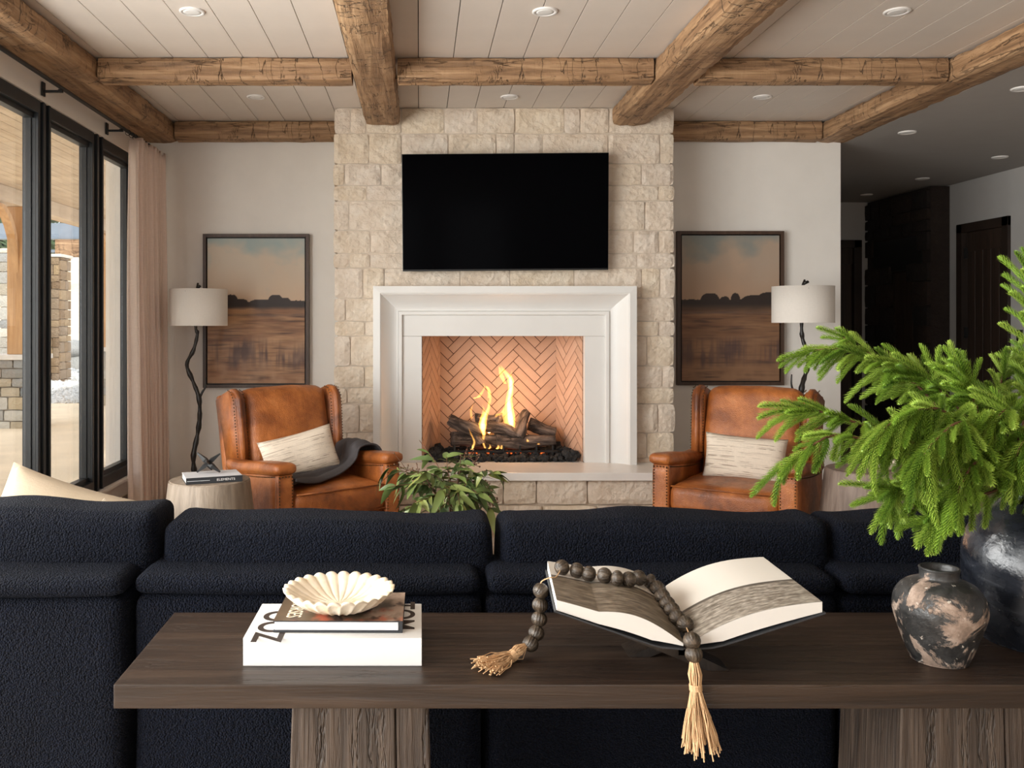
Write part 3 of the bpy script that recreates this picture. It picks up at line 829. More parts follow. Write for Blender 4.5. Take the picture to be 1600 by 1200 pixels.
for (px, py, r) in ((118, 548, .36), (104, 566, .42), (126, 573, .45), (188, 560, .4), (178, 575, .38), (60, 552, .5), (20, 548, .55)):
    s = F/25.5; bm = bmesh.new(); bmesh.ops.create_icosphere(bm, subdivisions=3, radius=r)
    for v in bm.verts:
        p = v.co*2.2+Vector((k*5, 0, 0)); v.co = v.co*(1+.35*mnoise.noise(p)); v.co.z *= .75
    xx = (px-CX)/s; zz = GZ+.25+max(0, (575-py)*.02)
    o = put('boulder', bm, 'stone_out', None, (xx, 25.5, zz), smooth=True)
    tag(o, ['pale boulder on the bank behind the steel post, upper one', 'pale boulder half hidden by the brown stone column', 'largest pale boulder in the middle window pane', 'boulder above the far pier in the pane by the curtain', 'lower boulder in the pane by the curtain', 'boulder hidden behind the left mullion', 'boulder behind the pier in the left pane'][k], 'boulder', 'boulders on the bank'); k += 1
# bare pale hillside rising beyond
bm = bmesh.new(); G = []
for j in range(13):
    row = []
    for i in range(25):
        x = -62+i*2.6; y = 27+j*3.2
        h = GZ+max(0, (y-27)*.17)+.5*mnoise.noise(Vector((x*.12, y*.12, 0)))*min(1, (y-27)*.3)
        row.append(bm.verts.new((x, y, h)))
    G.append(row)
for j in range(12):
    for i in range(24): bm.faces.new((G[j][i], G[j][i+1], G[j+1][i+1], G[j+1][i]))
struct(put('hillside', bm, 'dirt', smooth=True))
def pine(x, y, h, label, seed):
    random.seed(seed); t = thing('pine_tree', label, 'tree', (x, y, 2.0+max(0, (y-45)*.1)))
    put('trunk', tube(bmesh.new(), [(0, 0, -2.5), (0, 0, h*.5), (0, 0, h)], [.28, .2, .04], 8), 'trunk', t)
    bm = bmesh.new()
    for k in range(900):
        z = random.uniform(.12, 1)*h; rr = (1-z/h)*h*.24+.2; a = random.uniform(0, 6.28); q = rr*math.sqrt(random.uniform(.1, 1))
        c = Vector((q*math.cos(a), q*math.sin(a), z-q*.3)); d = Vector((math.cos(a), math.sin(a), -.4))*random.uniform(.35, .7); s_ = d.cross(Vector((0, 0, 1))).normalized()*random.uniform(.12, .25)
        vs = [bm.verts.new(c-d*.3), bm.verts.new(c+s_), bm.verts.new(c+d), bm.verts.new(c-s_)]; bm.faces.new(vs)
        vs = [bm.verts.new(c-d*.3+Vector((0, 0, .02))), bm.verts.new(c+Vector((0, 0, .2))), bm.verts.new(c+d)]; bm.faces.new(vs)
    o = put('foliage', bm, 'greentree', t)
for i, (px, d, h) in enumerate(((-10, 42, 7.5), (14, 58, 10), (52, 48, 7), (98, 72, 11))):
    pine((px-CX)/F*d, d, h, ['pine tree cut by the left edge of the window view', 'tall pine seen left of the timber post', 'pine behind the timber post', 'pine above the steel beam in the middle pane', 'farther pine above the brown fascia', 'pine outside the view to the left'][i], i)
# ================================================================== soft furnishing and furniture
# curtain and rod
rod = thing('curtain_rod', 'thin black curtain rod with brackets above the windows', 'curtain rod', (-2.06, 2.3, 2.755))
put('rod', tube(bmesh.new(), [(0, -4.6, 0), (0, 4.66, 0)], .012, 10), 'black', rod, smooth=True)
put('finial', tube(bmesh.new(), [(0, 4.66, 0), (0, 4.69, 0)], .018, 10), 'black', rod)
for yy in (4.52, 3.9, 2.85, 1.7, -.5, -2.5):
    bm = bmesh.new(); bx(bm, -.105, -.095, -.02, .02, -.05, .03, .002); bx(bm, -.10, .012, -.008, .008, -.03, -.016, .002); bx(bm, -.012, .012, -.01, .01, -.03, -.012, .002)
    o = put('bracket', bm, 'black', rod); o.location = (0, yy, 0)
def curtain(y0, y1, label, seed):
    bm = bmesh.new(); n = 150; m = 26; G = []; npl = 8.5
    for j in range(m+1):
        v = j/m; z = 2.73-(2.70)*v; row = []
        for i in range(n+1):
            u = i/n; ph = u*npl*2*math.pi+.5*math.sin(u*9+seed)+.25*math.sin(v*3+u*5)
            a = .035+.022*v+.01*math.sin(u*13)
            x = -2.015+a*math.sin(ph)+.012*mnoise.noise(Vector((u*6, v*2, seed)))+.02*v
            y = y0+(y1-y0)*u+.018*math.sin(2*ph)*(.4+.6*v)-(.03*math.sin(v*math.pi)+.02*v)*(1-u)
            zz = z - (.012*(1+math.cos(ph)))*(1-v)-(.045*max(0, 1-u*8) if j == 0 else 0)
            row.append(bm.verts.new((x+2.0, y-y0, zz)))
        G.append(row)
    for j in range(m):
        for i in range(n): bm.faces.new((G[j][i], G[j][i+1], G[j+1][i+1], G[j+1][i]))
    t = thing('curtain', label, 'curtain', (-2.0, y0, 0))
    o = put('drape', bm, 'curtain', t, smooth=True)
    sm = o.modifiers.new('s', 'SOLIDIFY'); sm.thickness = .003
    for k in range(9):
        b = bmesh.new(); bmesh.ops.create_circle(b, segments=16, radius=.018); b.free()
        ring = bmesh.new(); tube(ring, [(.019*math.cos(q/12*6.283), 0, .019*math.sin(q/12*6.283)) for q in range(13)], .0022, 5, False)
        o = put('ring', ring, 'black', t, (-.06, .03+k*(y1-y0-.06)/8, 2.748))
curtain(6.31, 7.0, 'pale pink beige linen curtain hanging in folds beside the far window', 1.0)

# ---- paintings
def fbm(x, y, o=4, s=0):
    v = 0; a = .5; f = 1
    for k in range(o): v += a*mnoise.noise(Vector((x*f, y*f, s+k*3.1))); a *= .5; f *= 2
    return v
def paint_grid(name, w_, h_, nx, ny, fn, mat, parent, loc):
    verts = [((i/nx-.5)*w_, 0, (j/ny-.5)*h_) for j in range(ny+1) for i in range(nx+1)]
    faces = [(j*(nx+1)+i, j*(nx+1)+i+1, (j+1)*(nx+1)+i+1, (j+1)*(nx+1)+i) for j in range(ny) for i in range(nx)]
    me = bpy.data.meshes.new(name); me.from_pydata(verts, [], faces)
    at = me.color_attributes.new('paint', 'FLOAT_COLOR', 'POINT')
    buf = []
    for j in range(ny+1):
        for i in range(nx+1): buf.extend((*lin(fn(i/nx, j/ny)), 1))
    at.data.foreach_set('color', buf)
    return put(name, me, mat, parent, loc)
def lerp(a, b, t): t = max(0, min(1, t)); return tuple(a[i]+(b[i]-a[i])*t for i in range(3))
def scape(seed, dark, prof):
    sk0, sk1, sk2 = ((150, 170, 172), (200, 186, 168), (206, 180, 154)) if not dark else ((126, 134, 132), (170, 150, 132), (172, 142, 118))
    def fn(u, v):
        n = fbm(u*3, v*3, 4, seed)
        hz = .56
        if v > hz+prof(u)+.006*fbm(u*30, v*12, 2, seed):
            t = (v-hz)/(1-hz); c = lerp(sk2, sk1, t*1.6+n*.5)
            cl = max(0, fbm(u*2.5, v*4.5, 4, seed+9)*2.2+.9*(t-.62)*2)
            c = lerp(c, sk0, min(.85, cl)); c = lerp(c, sk0, (t-.9)*6); return lerp(c, (215, 180, 150), max(0, -n)*.4)
        tree = (54, 44, 42) if not dark else (46, 36, 32)
        base = lerp((176, 134, 98), (132, 92, 66), .5+fbm(u*2, v*26, 4, seed+3)*1.6)
        if dark: base = lerp(base, (96, 68, 48), .45)
        st = fbm(u*3+4, v*60, 3, seed+5); base = lerp(base, (70, 50, 42), max(0, st)*1.9); base = lerp(base, (206, 164, 124) if not dark else (150, 108, 74), max(0, fbm(u*2.2, v*9, 3, seed+12))*1.7*(1 if v > .25 else .4))
        # dark reflections, drippy
        b = max(0, 1-abs(v-.2-.05*fbm(u*3, 0, 2, seed+2))/.12)*(.55+2.4*fbm(u*26, v*2.2, 3, seed+6)+2.6*fbm(u*3.5, v*5, 2, seed+7))
        base = lerp(base, (78, 58, 56), min(.8, max(0, b)))
        lo = fbm(u*5, v*6, 3, seed+8); base = lerp(base, (186, 150, 120) if not dark else (140, 104, 76), max(0, lo+.12)*2.2*max(0, 1-v*2.4))
        dd = (hz+prof(u)-v)
        wid = .055 if not dark else .10
        k = 1-max(0, dd-prof(u))/(wid+.02*fbm(u*6, 0, 2, seed))
        base = lerp(base, tree, max(0, min(1, k*(1.9 if not dark else 1.4))))
        band = math.exp(-((v-.47-.01*fbm(u*5, 1, 2, seed))/.008)**2)*(.4+fbm(u*6, v*9, 2, seed+1)); base = lerp(base, (96, 80, 76), max(0, band))
        return base
    return fn
def bumps(L):
    return lambda u: max([h*max(0, 1-((u-c)/w_)**4) for c, w_, h in L]+[0])
def painting(name, label, x0, x1, z0, z1, fn):
    t = thing(name, label, 'painting', ((x0+x1)/2, YB-.002, (z0+z1)/2)); w_ = x1-x0; h_ = z1-z0
    bm = bmesh.new(); f = .026
    for a, b, c, d in ((-w_/2, -w_/2+f, -h_/2, h_/2), (w_/2-f, w_/2, -h_/2, h_/2), (-w_/2+f, w_/2-f, -h_/2, -h_/2+f), (-w_/2+f, w_/2-f, h_/2-f, h_/2)):
        bx(bm, a, b, -.055, 0, c, d, .0015)
    put('frame', bm, 'frameart', t)
    box('backing_board', -w_/2+f, w_/2-f, -.012, -.002, -h_/2+f, h_/2-f, 'black', t)
    g = f+.009
    box('canvas_stretcher', -w_/2+g, w_/2-g, -.044, -.0125, -h_/2+g, h_/2-g, 'gap', t)
    paint_grid('canvas', w_-2*g, h_-2*g, 170, 250, fn, 'painted', t, (0, -.0446, 0))
s = F/(YB-.05)
def ax(px): return (px-CX)/s
def az(py): return CAMZ-(py-CY)/s
painting('painting', 'landscape painting in a brown frame with pale sky, left of the fireplace', ax(317), ax(483), az(606), az(365.5),
    scape(2.0, False, bumps([(.25, .07, .052), (.34, .08, .022), (.70, .085, .05), (.80, .06, .03), (.55, .12, .018), (.92, .1, .012)])))
painting('painting', 'darker landscape painting in a brown frame, right of the fireplace', ax(1058.5), ax(1225), az(602), az(361),
    scape(5.0, True, bumps([(.29, .1, .042), (.44, .05, .02), (.55, .05, .042), (.78, .17, .03), (.95, .2, .05)])))

# ---- twig floor lamps
def lamp(label, cx, dist, top, bot, rad, stempx, branchpx, finpx, foot_z=0.0):
    t = thing('floor_lamp', label, 'lamp', (cx, dist, 0)); sc = F/dist
    def q(p, dy=0): return Vector(((p[0]-CX)/sc-cx, dy, CAMZ-(p[1]-CY)/sc))
    zt, zb = top, bot
    bm = lathe([(rad, zb), (rad, zt), (rad-.003, zt), (rad-.003, zb), (rad, zb)], 64); recalc(bm); put('shade', bm, 'shade', t, smooth=True)
    bm = bmesh.new()
    for k in range(3):
        a = k*2.094+.3; tube(bm, [(0, 0, zt-.03), (rad*math.cos(a), rad*math.sin(a), zt-.02)], .002, 5)
    put('shade_spider', bm, 'black', t)
    pts = [q(p, .012*math.sin(i*2.1)) for i, p in enumerate(stempx)]
    pts = [Vector((0, 0, zt-.02))]+pts
    if pts[-1].z > .05: pts += [Vector((pts[-1].x+.01, 0, pts[-1].z*.6)), Vector((pts[-1].x, 0, .02))]
    sp = spline(pts, 5); n = len(sp)
    rad_ = [(.0115+.010*(i/n))*(1+.18*math.sin(i*1.7)+.12*math.sin(i*.9)) for i in range(n)]
    bm = bmesh.new(); tube(bm, sp, rad_, 9)
    put('stem', bm, 'blacktwig', t, smooth=True)
    if branchpx:
        b = spline([q(p) for p in branchpx], 4); bm = bmesh.new(); tube(bm, b, [.011-.007*i/len(b) for i in range(len(b))], 7); put('twig', bm, 'blacktwig', t, smooth=True)
    bm = bmesh.new()
    for fpx in finpx:
        b = [q(p) for p in fpx]; tube(bm, b, [.012, .010, .007][:len(b)], 7)
    put('finial', bm, 'blacktwig', t, smooth=True)
    put('base', recalc(lathe([(.001, 0), (.15, 0), (.15, .012), (.05, .022), (.02, .05), (.001, .05)], 40)), 'blacktwig', t, (pts[-1].x, 0, 0), smooth=True)
lamp('black twig floor lamp with drum shade beside the curtain', (310.5-CX)/F*6.66, 6.66, 1.652, 1.381, .2105, [(306, 509), (308, 522), (303, 547), (292, 570), (301, 596), (311.5, 622), (312, 652), (308, 680), (303, 711), (303.5, 738)],
     [(311, 624), (316, 613), (321, 604), (321, 589)], [[(308, 455), (308.5, 449), (309.5, 442)], [(308.5, 450), (313, 446)]])
lamp('black twig floor lamp with drum shade behind the right armchair', (1254.5-CX)/F*6.32, 6.32, 1.66, 1.403, .207, [(1252.5, 506), (1255, 529), (1259, 547), (1263, 566), (1259.5, 585), (1252, 605), (1250, 640), (1246, 690)],
     [(1249, 630), (1240, 612), (1236.5, 600), (1237, 585)], [[(1254, 450), (1255, 444), (1257.5, 437)], [(1256, 443), (1263, 440)]])

# ---- drum side tables with arched cut-outs
def drum(label, x, y, rt, rb, ht, mat, th0, arch_w=.36, arch_h=.36, na=4):
    t = thing('side_table', label, 'side table', (x, y, 0)); n = 96
    def r_at(z): return rb+(rt-rb)*(z/ht)**1.25
    def low(th):
        m = 0
        for k in range(na):
            dlt = (th-th0-k*2*math.pi/na+math.pi) % (2*math.pi)-math.pi
            if abs(dlt) < arch_w: m = arch_h*math.sqrt(1-(dlt/arch_w)**2)
        return m
    bm = bmesh.new(); O_ = []; I_ = []; nz = 10
    for k in range(n):
        th = 2*math.pi*k/n; zl = low(th)
        co = []; ci = []
        for j in range(nz+1):
            z = zl+(ht-.006-zl)*j/nz; r = r_at(z)
            co.append(bm.verts.new((r*math.cos(th), r*math.sin(th), z))); ci.append(bm.verts.new(((r-.035)*math.cos(th), (r-.035)*math.sin(th), z)))
        O_.append(co); I_.append(ci)
    for k in range(n):
        a, b = k, (k+1) % n
        for j in range(nz):
            bm.faces.new((O_[a][j], O_[b][j], O_[b][j+1], O_[a][j+1])); bm.faces.new((I_[a][j], I_[a][j+1], I_[b][j+1], I_[b][j]))
        bm.faces.new((O_[a][0], I_[a][0], I_[b][0], O_[b][0])); bm.faces.new((O_[a][nz], O_[b][nz], I_[b][nz], I_[a][nz]))
    recalc(bm); put('drum_body', bm, mat, t, smooth=False)
    r = rt
    put('table_top', recalc(lathe([(.001, ht-.03), (r-.04, ht-.03), (r-.04, ht-.006), (r-.004, ht-.006), (r-.004, ht-.002), (r-.008, ht), (.001, ht)], 72)), mat, t, smooth=False)
drum('grey washed drum side table left of the left armchair, book on top', -1.09, 4.66, .207, .266, .59, 'drum', R(-48), arch_h=.405)
drum('brown drum side table behind the green branches, right of the right armchair', 2.41, 4.80, .218, .275, .62, 'drum2', R(-119), arch_h=.40)
def bowl(name, label, loc, rad, ht, nf, mat, cat='bowl', th=.006, rw=0.0, parent=None):
    prof = [(.001, 0), (rad*.32, 0), (rad*.55, ht*.18), (rad*.8, ht*.5), (rad, ht), (rad-th, ht+.001), (rad*.78-th*.5, ht*.5+th), (rad*.5, ht*.2+th), (rad*.3, th*1.4), (.001, th*1.2)]
    P = []
    for (a, b), (c, d) in zip(prof, prof[1:]):
        for k in range(3): P.append((a+(c-a)*k/3, b+(d-b)*k/3))
    P.append(prof[-1])
    def fn(r, a, z):
        f = r/rad; sw = abs(math.sin(a*nf/2+rw*(1-f)*2.5)); k = 1+(.022*(sw**.6)-.01)*f**1.2
        return Vector((r*k*math.cos(a), r*k*math.sin(a), z+.004*sw*f**3-.0026*(1-sw)**2*min(1, f*2)*(1 if z > .0 else 0)))
    bm = lathe(P, nf*10, fn); recalc(bm)
    o = put(name, bm, mat, parent, loc, smooth=True)
    if not parent: tag(o, label, cat)
    return o
bowl('shell_bowl', 'small cream ribbed bowl on the brown side table', (2.475, 4.77, .621), .08, .045, 22, 'plaster')
# book and jack sculpture on the left side table
t = thing('black_spine_book', 'black book with white lettered spine on the grey washed side table', 'book', (-1.066, 4.627, .591)); t.rotation_euler = (0, 0, R(21)); t.scale = (.95, .95, .95)
box('page_block', -.15, .140, -.095, .10, .003, .030, 'page', t, bev=.001)
box('cover', -.153, .143, -.10, .102, .0305, .0335, 'greyedge', t, bev=.001)
box('cover', -.153, .143, -.10, .102, 0, .0028, 'darkcloth', t, bev=.001)
box('spine', -.153, .143, -.1035, -.0985, 0, .0335, 'darkcloth', t, bev=.001)
tx = text('spine_title', 'ELEMENTS', .017, (.055, -.1038, .0167), (R(90), 0, 0), 'lampwhite', t, .0002, sx=1.25)
tx = text('spine_author', 'BOLD INTERIORS', .008, (-.1, -.1038, .0167), (R(90), 0, 0), 'lampwhite', t, .0002, sx=1.0) if False else box('spine_line', -.148, -.03, -.1040, -.1034, .0155, .0178, 'greyedge', t)
j = thing('jack_sculpture', 'black six pointed jack ornament standing on the book', 'ornament', (-1.09, 4.63, .624+.0545)); j.scale = (.95, .95, .95)
def spike(bm, d, L):
    d = Vector(d).normalized(); a = d.orthogonal().normalized(); b = d.cross(a)
    R0 = [bm.verts.new(a*math.cos(k*1.5708)*.012+b*math.sin(k*1.5708)*.012) for k in range(4)]
    R1 = [bm.verts.new(d*L+a*math.cos(k*1.5708)*.005+b*math.sin(k*1.5708)*.005) for k in range(4)]
    R2 = [bm.verts.new(d*(L*.3)+a*math.cos(k*1.5708)*.0165+b*math.sin(k*1.5708)*.0165) for k in range(4)]
    for A, B in ((R0, R2), (R2, R1)):
        for k in range(4): bm.faces.new((A[k], A[(k+1) % 4], B[(k+1) % 4], B[k]))
    bm.faces.new(R1); bm.faces.new(R0[::-1])
for d in ((.80, 0, .62), (-.72, .0, .66), (-.80, .1, -.66), (.80, .0, -.62), (.05, -.95, .25), (.1, .9, -.75)):
    bm = bmesh.new(); spike(bm, d, .082 if abs(d[1]) < .5 else .072); recalc(bm); put('spike', bm, 'black', j)

# ---- wing armchairs
def armchair(label, loc, rz):
    t = thing('wing_armchair', label, 'armchair', loc, rz, None)
    for sx in (-1, 1):
        for (yy) in (-.33, .33):
            put('leg', bx(bmesh.new(), -.028, .028, -.028, .028, -.08, .08, .006), 'trimwood', t, (sx*.33, yy, .08))
    put('seat_base', soft(.66, .72, .17, .02, 8), 'leather', t, (0, -.01, .235), smooth=True)
    sc_o = put('seat_cushion', soft(.60, .62, .165, .05, 14, (.005, .012, .022), .004, 6, 1), 'leather', t, (0, -.105, .395), smooth=True)
    bm = bmesh.new(); tube(bm, [(-.285, -.415, .470), (.285, -.415, .470)], .0045, 6); tube(bm, [(-.285, -.412, .335), (.285, -.412, .335)], .0045, 6)
    o = put('piping', bm, 'leather', sc_o, (0, .105, -.395), smooth=True)
    rec = Matrix.Rotation(R(-14), 3, 'X')     # recline
    piv = Vector((0, .22, .40))
    def RC(p): return rec @ (Vector(p)-piv)+piv
    def rc(bm):
        for v in bm.verts: v.co = RC(v.co)
        return bm
    def shifted(bm, off):
        for v in bm.verts: v.co += Vector(off)
        return bm
    put('back_frame', rc(shifted(soft(.72, .09, .665, .035, 10, (0, .01, 0), .003, 5, 2), (0, .34, .672))), 'leather', t, smooth=True)
    bc = put('back_cushion', rc(shifted(soft(.56, .19, .60, .06, 18, (.012, .04, .008), .009, 6, 3), (0, .20, .708))), 'leather', t, smooth=True)
    bm = bmesh.new()
    tube(bm, [RC((x, y, z)) for x, y, z in [(-.262, .135, .46), (-.272, .128, .6), (-.275, .126, .75), (-.272, .128, .9), (-.262, .14, .965)]], .0035, 6); tube(bm, [RC((x, y, z)) for x, y, z in [(.262, .135, .46), (.272, .128, .6), (.275, .126, .75), (.272, .128, .9), (.262, .14, .965)]], .0035, 6)
    put('piping', bm, 'leatherdark', bc, smooth=True)
    for sx in (-1, 1):
        # wing: side panel with rolled front edge
        bm = bmesh.new()
        P = [(.37, .56), (.10, .56), (.085, .70), (.065, .86), (.06, .925), (.085, .98), (.14, 1.005), (.25, 1.0), (.37, .99)]
        prism(bm, P, sx*.285, sx*.352, 'x')
        bmesh.ops.bevel(bm, geom=[e for e in bm.edges if abs(e.verts[0].co.x-e.verts[1].co.x) < .001], offset=.019, segments=3, affect='EDGES')
        rc(bm)
        for v in bm.verts: v.co.x += sx*(.03*max(0, (.3-v.co.y))+.03*max(0, v.co.z-.56))
        wg = put('wing', bm, 'leather', t, smooth=True)
        bm = bmesh.new()
        for (a, b) in zip(P[1:6], P[2:7]):
            L = math.dist(a, b); n = max(2, int(L/.017))
            for k in range(n):
                y = a[0]+(b[0]-a[0])*k/n; z = a[1]+(b[1]-a[1])*k/n
                for xo, yo in ((.356, .022), (.281, .022)):
                    p = RC((sx*xo, y+yo, z)); p.x += sx*(.03*max(0, .3-p.y)+.03*max(0, p.z-.56))
                    r = bmesh.ops.create_icosphere(bm, subdivisions=1, radius=.0042, matrix=Matrix.Translation(p))
        o = put('nailheads', bm, 'nail', wg); o['kind'] = 'stuff'
        # arm
        am = put('arm_panel', shifted(soft(.085, .66, .46, .012, 8, (.004, 0, 0)), (sx*.348, -.05, .36)), 'leather', t, smooth=True)
        fpn = put('arm_front', shifted(soft(.10, .035, .45, .012, 8, (0, .006, 0)), (sx*.348, -.392, .36)), 'leather', t, smooth=True)
        def pad(q, sx=sx):
            f = (q.y+.33)/.66     # 0 front, 1 back
            q.z += -.045*math.sin(max(0, f)*math.pi*.55)+.012*math.sin(f*6)*f
            q.x *= 1.0+.18*(1-min(1, max(0, f*2.2)))
            q.z *= 1.0
            return q
        put('arm_pad', shifted(soft(.118, .68, .062, .028, 14, (0, .008, .008), .002, 7, 4, fn=pad), (sx*.350, -.085, .617)), 'leather', t, smooth=True)
        bm = bmesh.new()
        for k in range(25):
            for xo in (-.038, .038):
                bmesh.ops.create_icosphere(bm, subdivisions=1, radius=.0045, matrix=Matrix.Translation((sx*.348+xo, -.414, .15+k*.0175)))
        for k in range(5): bmesh.ops.create_icosphere(bm, subdivisions=1, radius=.0045, matrix=Matrix.Translation((sx*.348-.038+k*.019, -.414, .575)))
        for k in range(30):
            for xo in (-.046, .046):
                f = k/30; bmesh.ops.create_icosphere(bm, subdivisions=1, radius=.004, matrix=Matrix.Translation((sx*.348+xo, -.37+k*.02, .572-.045*math.sin(f*math.pi*.55))))
        o = put('nailheads', bm, 'nail', fpn); o['kind'] = 'stuff'
    return t
def spline_xy(pts):
    return [(p.x, p.y) for p in spline([(a, b, 0) for a, b in pts], 6)]
CL = (-.675, 5.34, 0); CR = (1.91, 5.30, 0)
armchair('tan leather wing armchair left of the fireplace, grey throw over its arm', CL, R(36))
armchair('tan leather wing armchair right of the fireplace, next to the green branches', CR, R(-35))
def pillow(name, label, w_, h_, t_, loc, rot, mat, seed=0, cat='pillow'):
    bm = bmesh.new(); n = 22; m = 16; S_ = []
    for side in (-1, 1):
        G = []
        for j in range(m+1):
            row = []
            for i in range(n+1):
                u = i/n*2-1; v = j/m*2-1
                pin = 1-.07*(abs(v)**2)*(1-abs(u)**6) ; pin2 = 1-.06*(abs(u)**2)*(1-abs(v)**6)
                x = u*w_/2*(1-.05*(1-v*v)*abs(u)**3); z = v*h_/2*(1-.07*(1-u*u)*abs(v)**3)
                th = t_/2*((1-u**4)*(1-v**4))**.55
                y = side*th+.010*mnoise.noise(Vector((x*7+seed, z*7, side)))*(1-max(abs(u), abs(v))**4)
                if side == 1 and (i in (0, n) or j in (0, m)): row.append(S_[0][j][i])
                else: row.append(bm.verts.new((x, y, z)))
            G.append(row)
        S_.append(G)
    for si, G in enumerate(S_):
        for j in range(m):
            for i in range(n):
                f = (G[j][i], G[j][i+1], G[j+1][i+1], G[j+1][i]); bm.faces.new(f if si == 0 else f[::-1])
    recalc(bm); o = put(name, bm, mat, None, loc, rot, smooth=True)
    return tag(o, label, cat)
pl = pillow('lumbar_pillow', 'cream striped lumbar pillow tilted on the left armchair', .46, .27, .13, (-.70, 5.27, .625), (R(-16), 0, 0), 'pillow', 1)
pl.rotation_euler = (Matrix.Rotation(R(24), 3, 'Z') @ Matrix.Rotation(R(-16), 3, 'X') @ Matrix.Rotation(R(-12), 3, 'Y')).to_euler()
pr2 = pillow('lumbar_pillow', 'cream striped lumbar pillow upright on the right armchair', .46, .27, .13, (1.915, 5.27, .605), (0, 0, 0), 'pillow', 5)
pr2.rotation_euler = (Matrix.Rotation(R(-24), 3, 'Z') @ Matrix.Rotation(R(-14), 3, 'X') @ Matrix.Rotation(R(3), 3, 'Y')).to_euler()
# throw over the right arm of the left chair and across its seat
def throw():
    bm = bmesh.new(); path = spline([(.475, .02, .40), (.435, .02, .60), (.37, .01, .652), (.28, -.01, .64), (.235, -.04, .57), (.12, -.09, .52), (-.04, -.16, .505), (-.18, -.23, .508), (-.265, -.27, .515)], 6)
    n = len(path); m = 22; G = []
    for i, p in enumerate(path):
        row = []; t = i/(n-1); wd = .34-.10*t
        for k in range(m+1):
            v = k/m-.5
            fold = .022*abs(math.sin(v*11+t*3))+.016*mnoise.noise(Vector((v*5, t*5, 2)))
            row.append(bm.verts.new((p.x+.05*v*t, p.y+v*wd-.02, p.z+.010+fold*(.4+t*.9)-.02*abs(v))))
        G.append(row)
    for i in range(n-1):
        for k in range(m): bm.faces.new((G[i][k], G[i][k+1], G[i+1][k+1], G[i+1][k]))
    recalc(bm)
    o = put('throw_blanket', bm, 'throw', None, CL, (0, 0, R(36)), smooth=True); sm = o.modifiers.new('s', 'SOLIDIFY'); sm.thickness = .010; sm.offset = 1
    tag(o, 'charcoal grey wool throw over the arm and seat of the left armchair', 'throw')
throw()

# ---- coffee table and eucalyptus
ct = thing('coffee_table', 'low round wooden coffee table hidden behind the sofa', 'coffee table', (.15, 3.85, 0))
put('table_top', recalc(lathe([(.001, .34), (.42, .34), (.44, .355), (.44, .375), (.43, .385), (.001, .385)], 60)), 'drum', ct)
for k in range(3): put('leg', tube(bmesh.new(), [(0, 0, 0), (0, 0, .34)], [.045, .055], 16), 'drum', ct, (.28*math.cos(k*2.09), .28*math.sin(k*2.09), 0))
v = put('vase', recalc(lathe([(.001, 0), (.06, 0), (.085, .06), (.08, .12), (.045, .17), (.05, .19), (.044, .19), (.038, .17), (.07, .12), (.07, .02), (.001, .015)], 40)), 'bigvase', None, (.15, 3.85, .3855), smooth=True)
tag(v, 'dark round vase holding the eucalyptus on the coffee table', 'vase')
eu = thing('eucalyptus_bunch', 'loose bunch of green seeded eucalyptus in front of the hearth', 'plant', (.15, 3.85, .54))
def leafmesh(L, Wd, curl, seed):
    bm = bmesh.new(); n = 8; rows = []
    for i in range(n+1):
        t = i/n; wv = Wd/2*math.sin(math.pi*min(1, t**.8))**.8*(1-.25*t)+.0004
        z = -curl*t*t*L; x = t*L
        rows.append([bm.verts.new((x, -wv, z+wv*.25)), bm.verts.new((x, 0, z)), bm.verts.new((x, wv, z+wv*.25))])
    for a, b in zip(rows, rows[1:]):
        for k in range(2): bm.faces.new((a[k], a[k+1], b[k+1], b[k]))
    me = bpy.data.meshes.new('leaf'); bm.to_mesh(me); bm.free(); me.materials.append(M['leaf']); me.polygons.foreach_set('use_smooth', [True]*len(me.polygons)); return me
LM = [leafmesh(.066+.009*k, .026+.004*(k % 3), .15+.12*k, k) for k in range(5)]
random.seed(21)
se = F/3.75
stems = []
tips = [(612, 760, -.1), (600, 735, 0), (640, 745, .1), (655, 700, .15), (668, 735, -.15), (700, 725, .1), (722, 715, 0), (735, 708, .1), (760, 735, -.1), (775, 745, .0), (768, 775, .05), (745, 765, -.2), (690, 755, -.25), (650, 775, -.25), (628, 790, -.2), (765, 795, -.1), (715, 775, -.28), (680, 790, -.3), (735, 790, -.25)]
bmS = bmesh.new(); bmB = bmesh.new()
for (px, py, dy) in tips:
    tp = Vector(((px-CX)/se-.15, dy, CAMZ-(py-CY)/se-.54)); base = Vector((random.uniform(-.02, .02), random.uniform(-.02, .02), .0))
    mid = base*.5+tp*.5+Vector((0, 0, .07+.03*random.random()))
    sp = spline([base, mid*.6+Vector((0, 0, .03)), mid, tp], 5); tube(bmS, sp, [.0032-.002*i/len(sp) for i in range(len(sp))], 5)
    for i in range(5, len(sp)):
        for q in range(1 if i < 8 else 2):
            if random.random() < .78:
                if sp[i].z > .29: continue
                d = Vector((random.gauss(0, .6), random.gauss(0, .6), random.gauss(-.35, .4)))+(sp[i]-sp[i-1]).normalized()*.8; d.normalize(); d.z = min(d.z, .25, (.325-sp[i].z)/.1)
                o = put('leaf', random.choice(LM), None, eu, sp[i]); 
                o.rotation_euler = d.to_track_quat('X', 'Z').to_euler(); o.rotation_euler.rotate_axis('X', random.uniform(-.9, .9))
                s_ = random.uniform(.75, 1.25); o.scale = (s_, s_, s_)
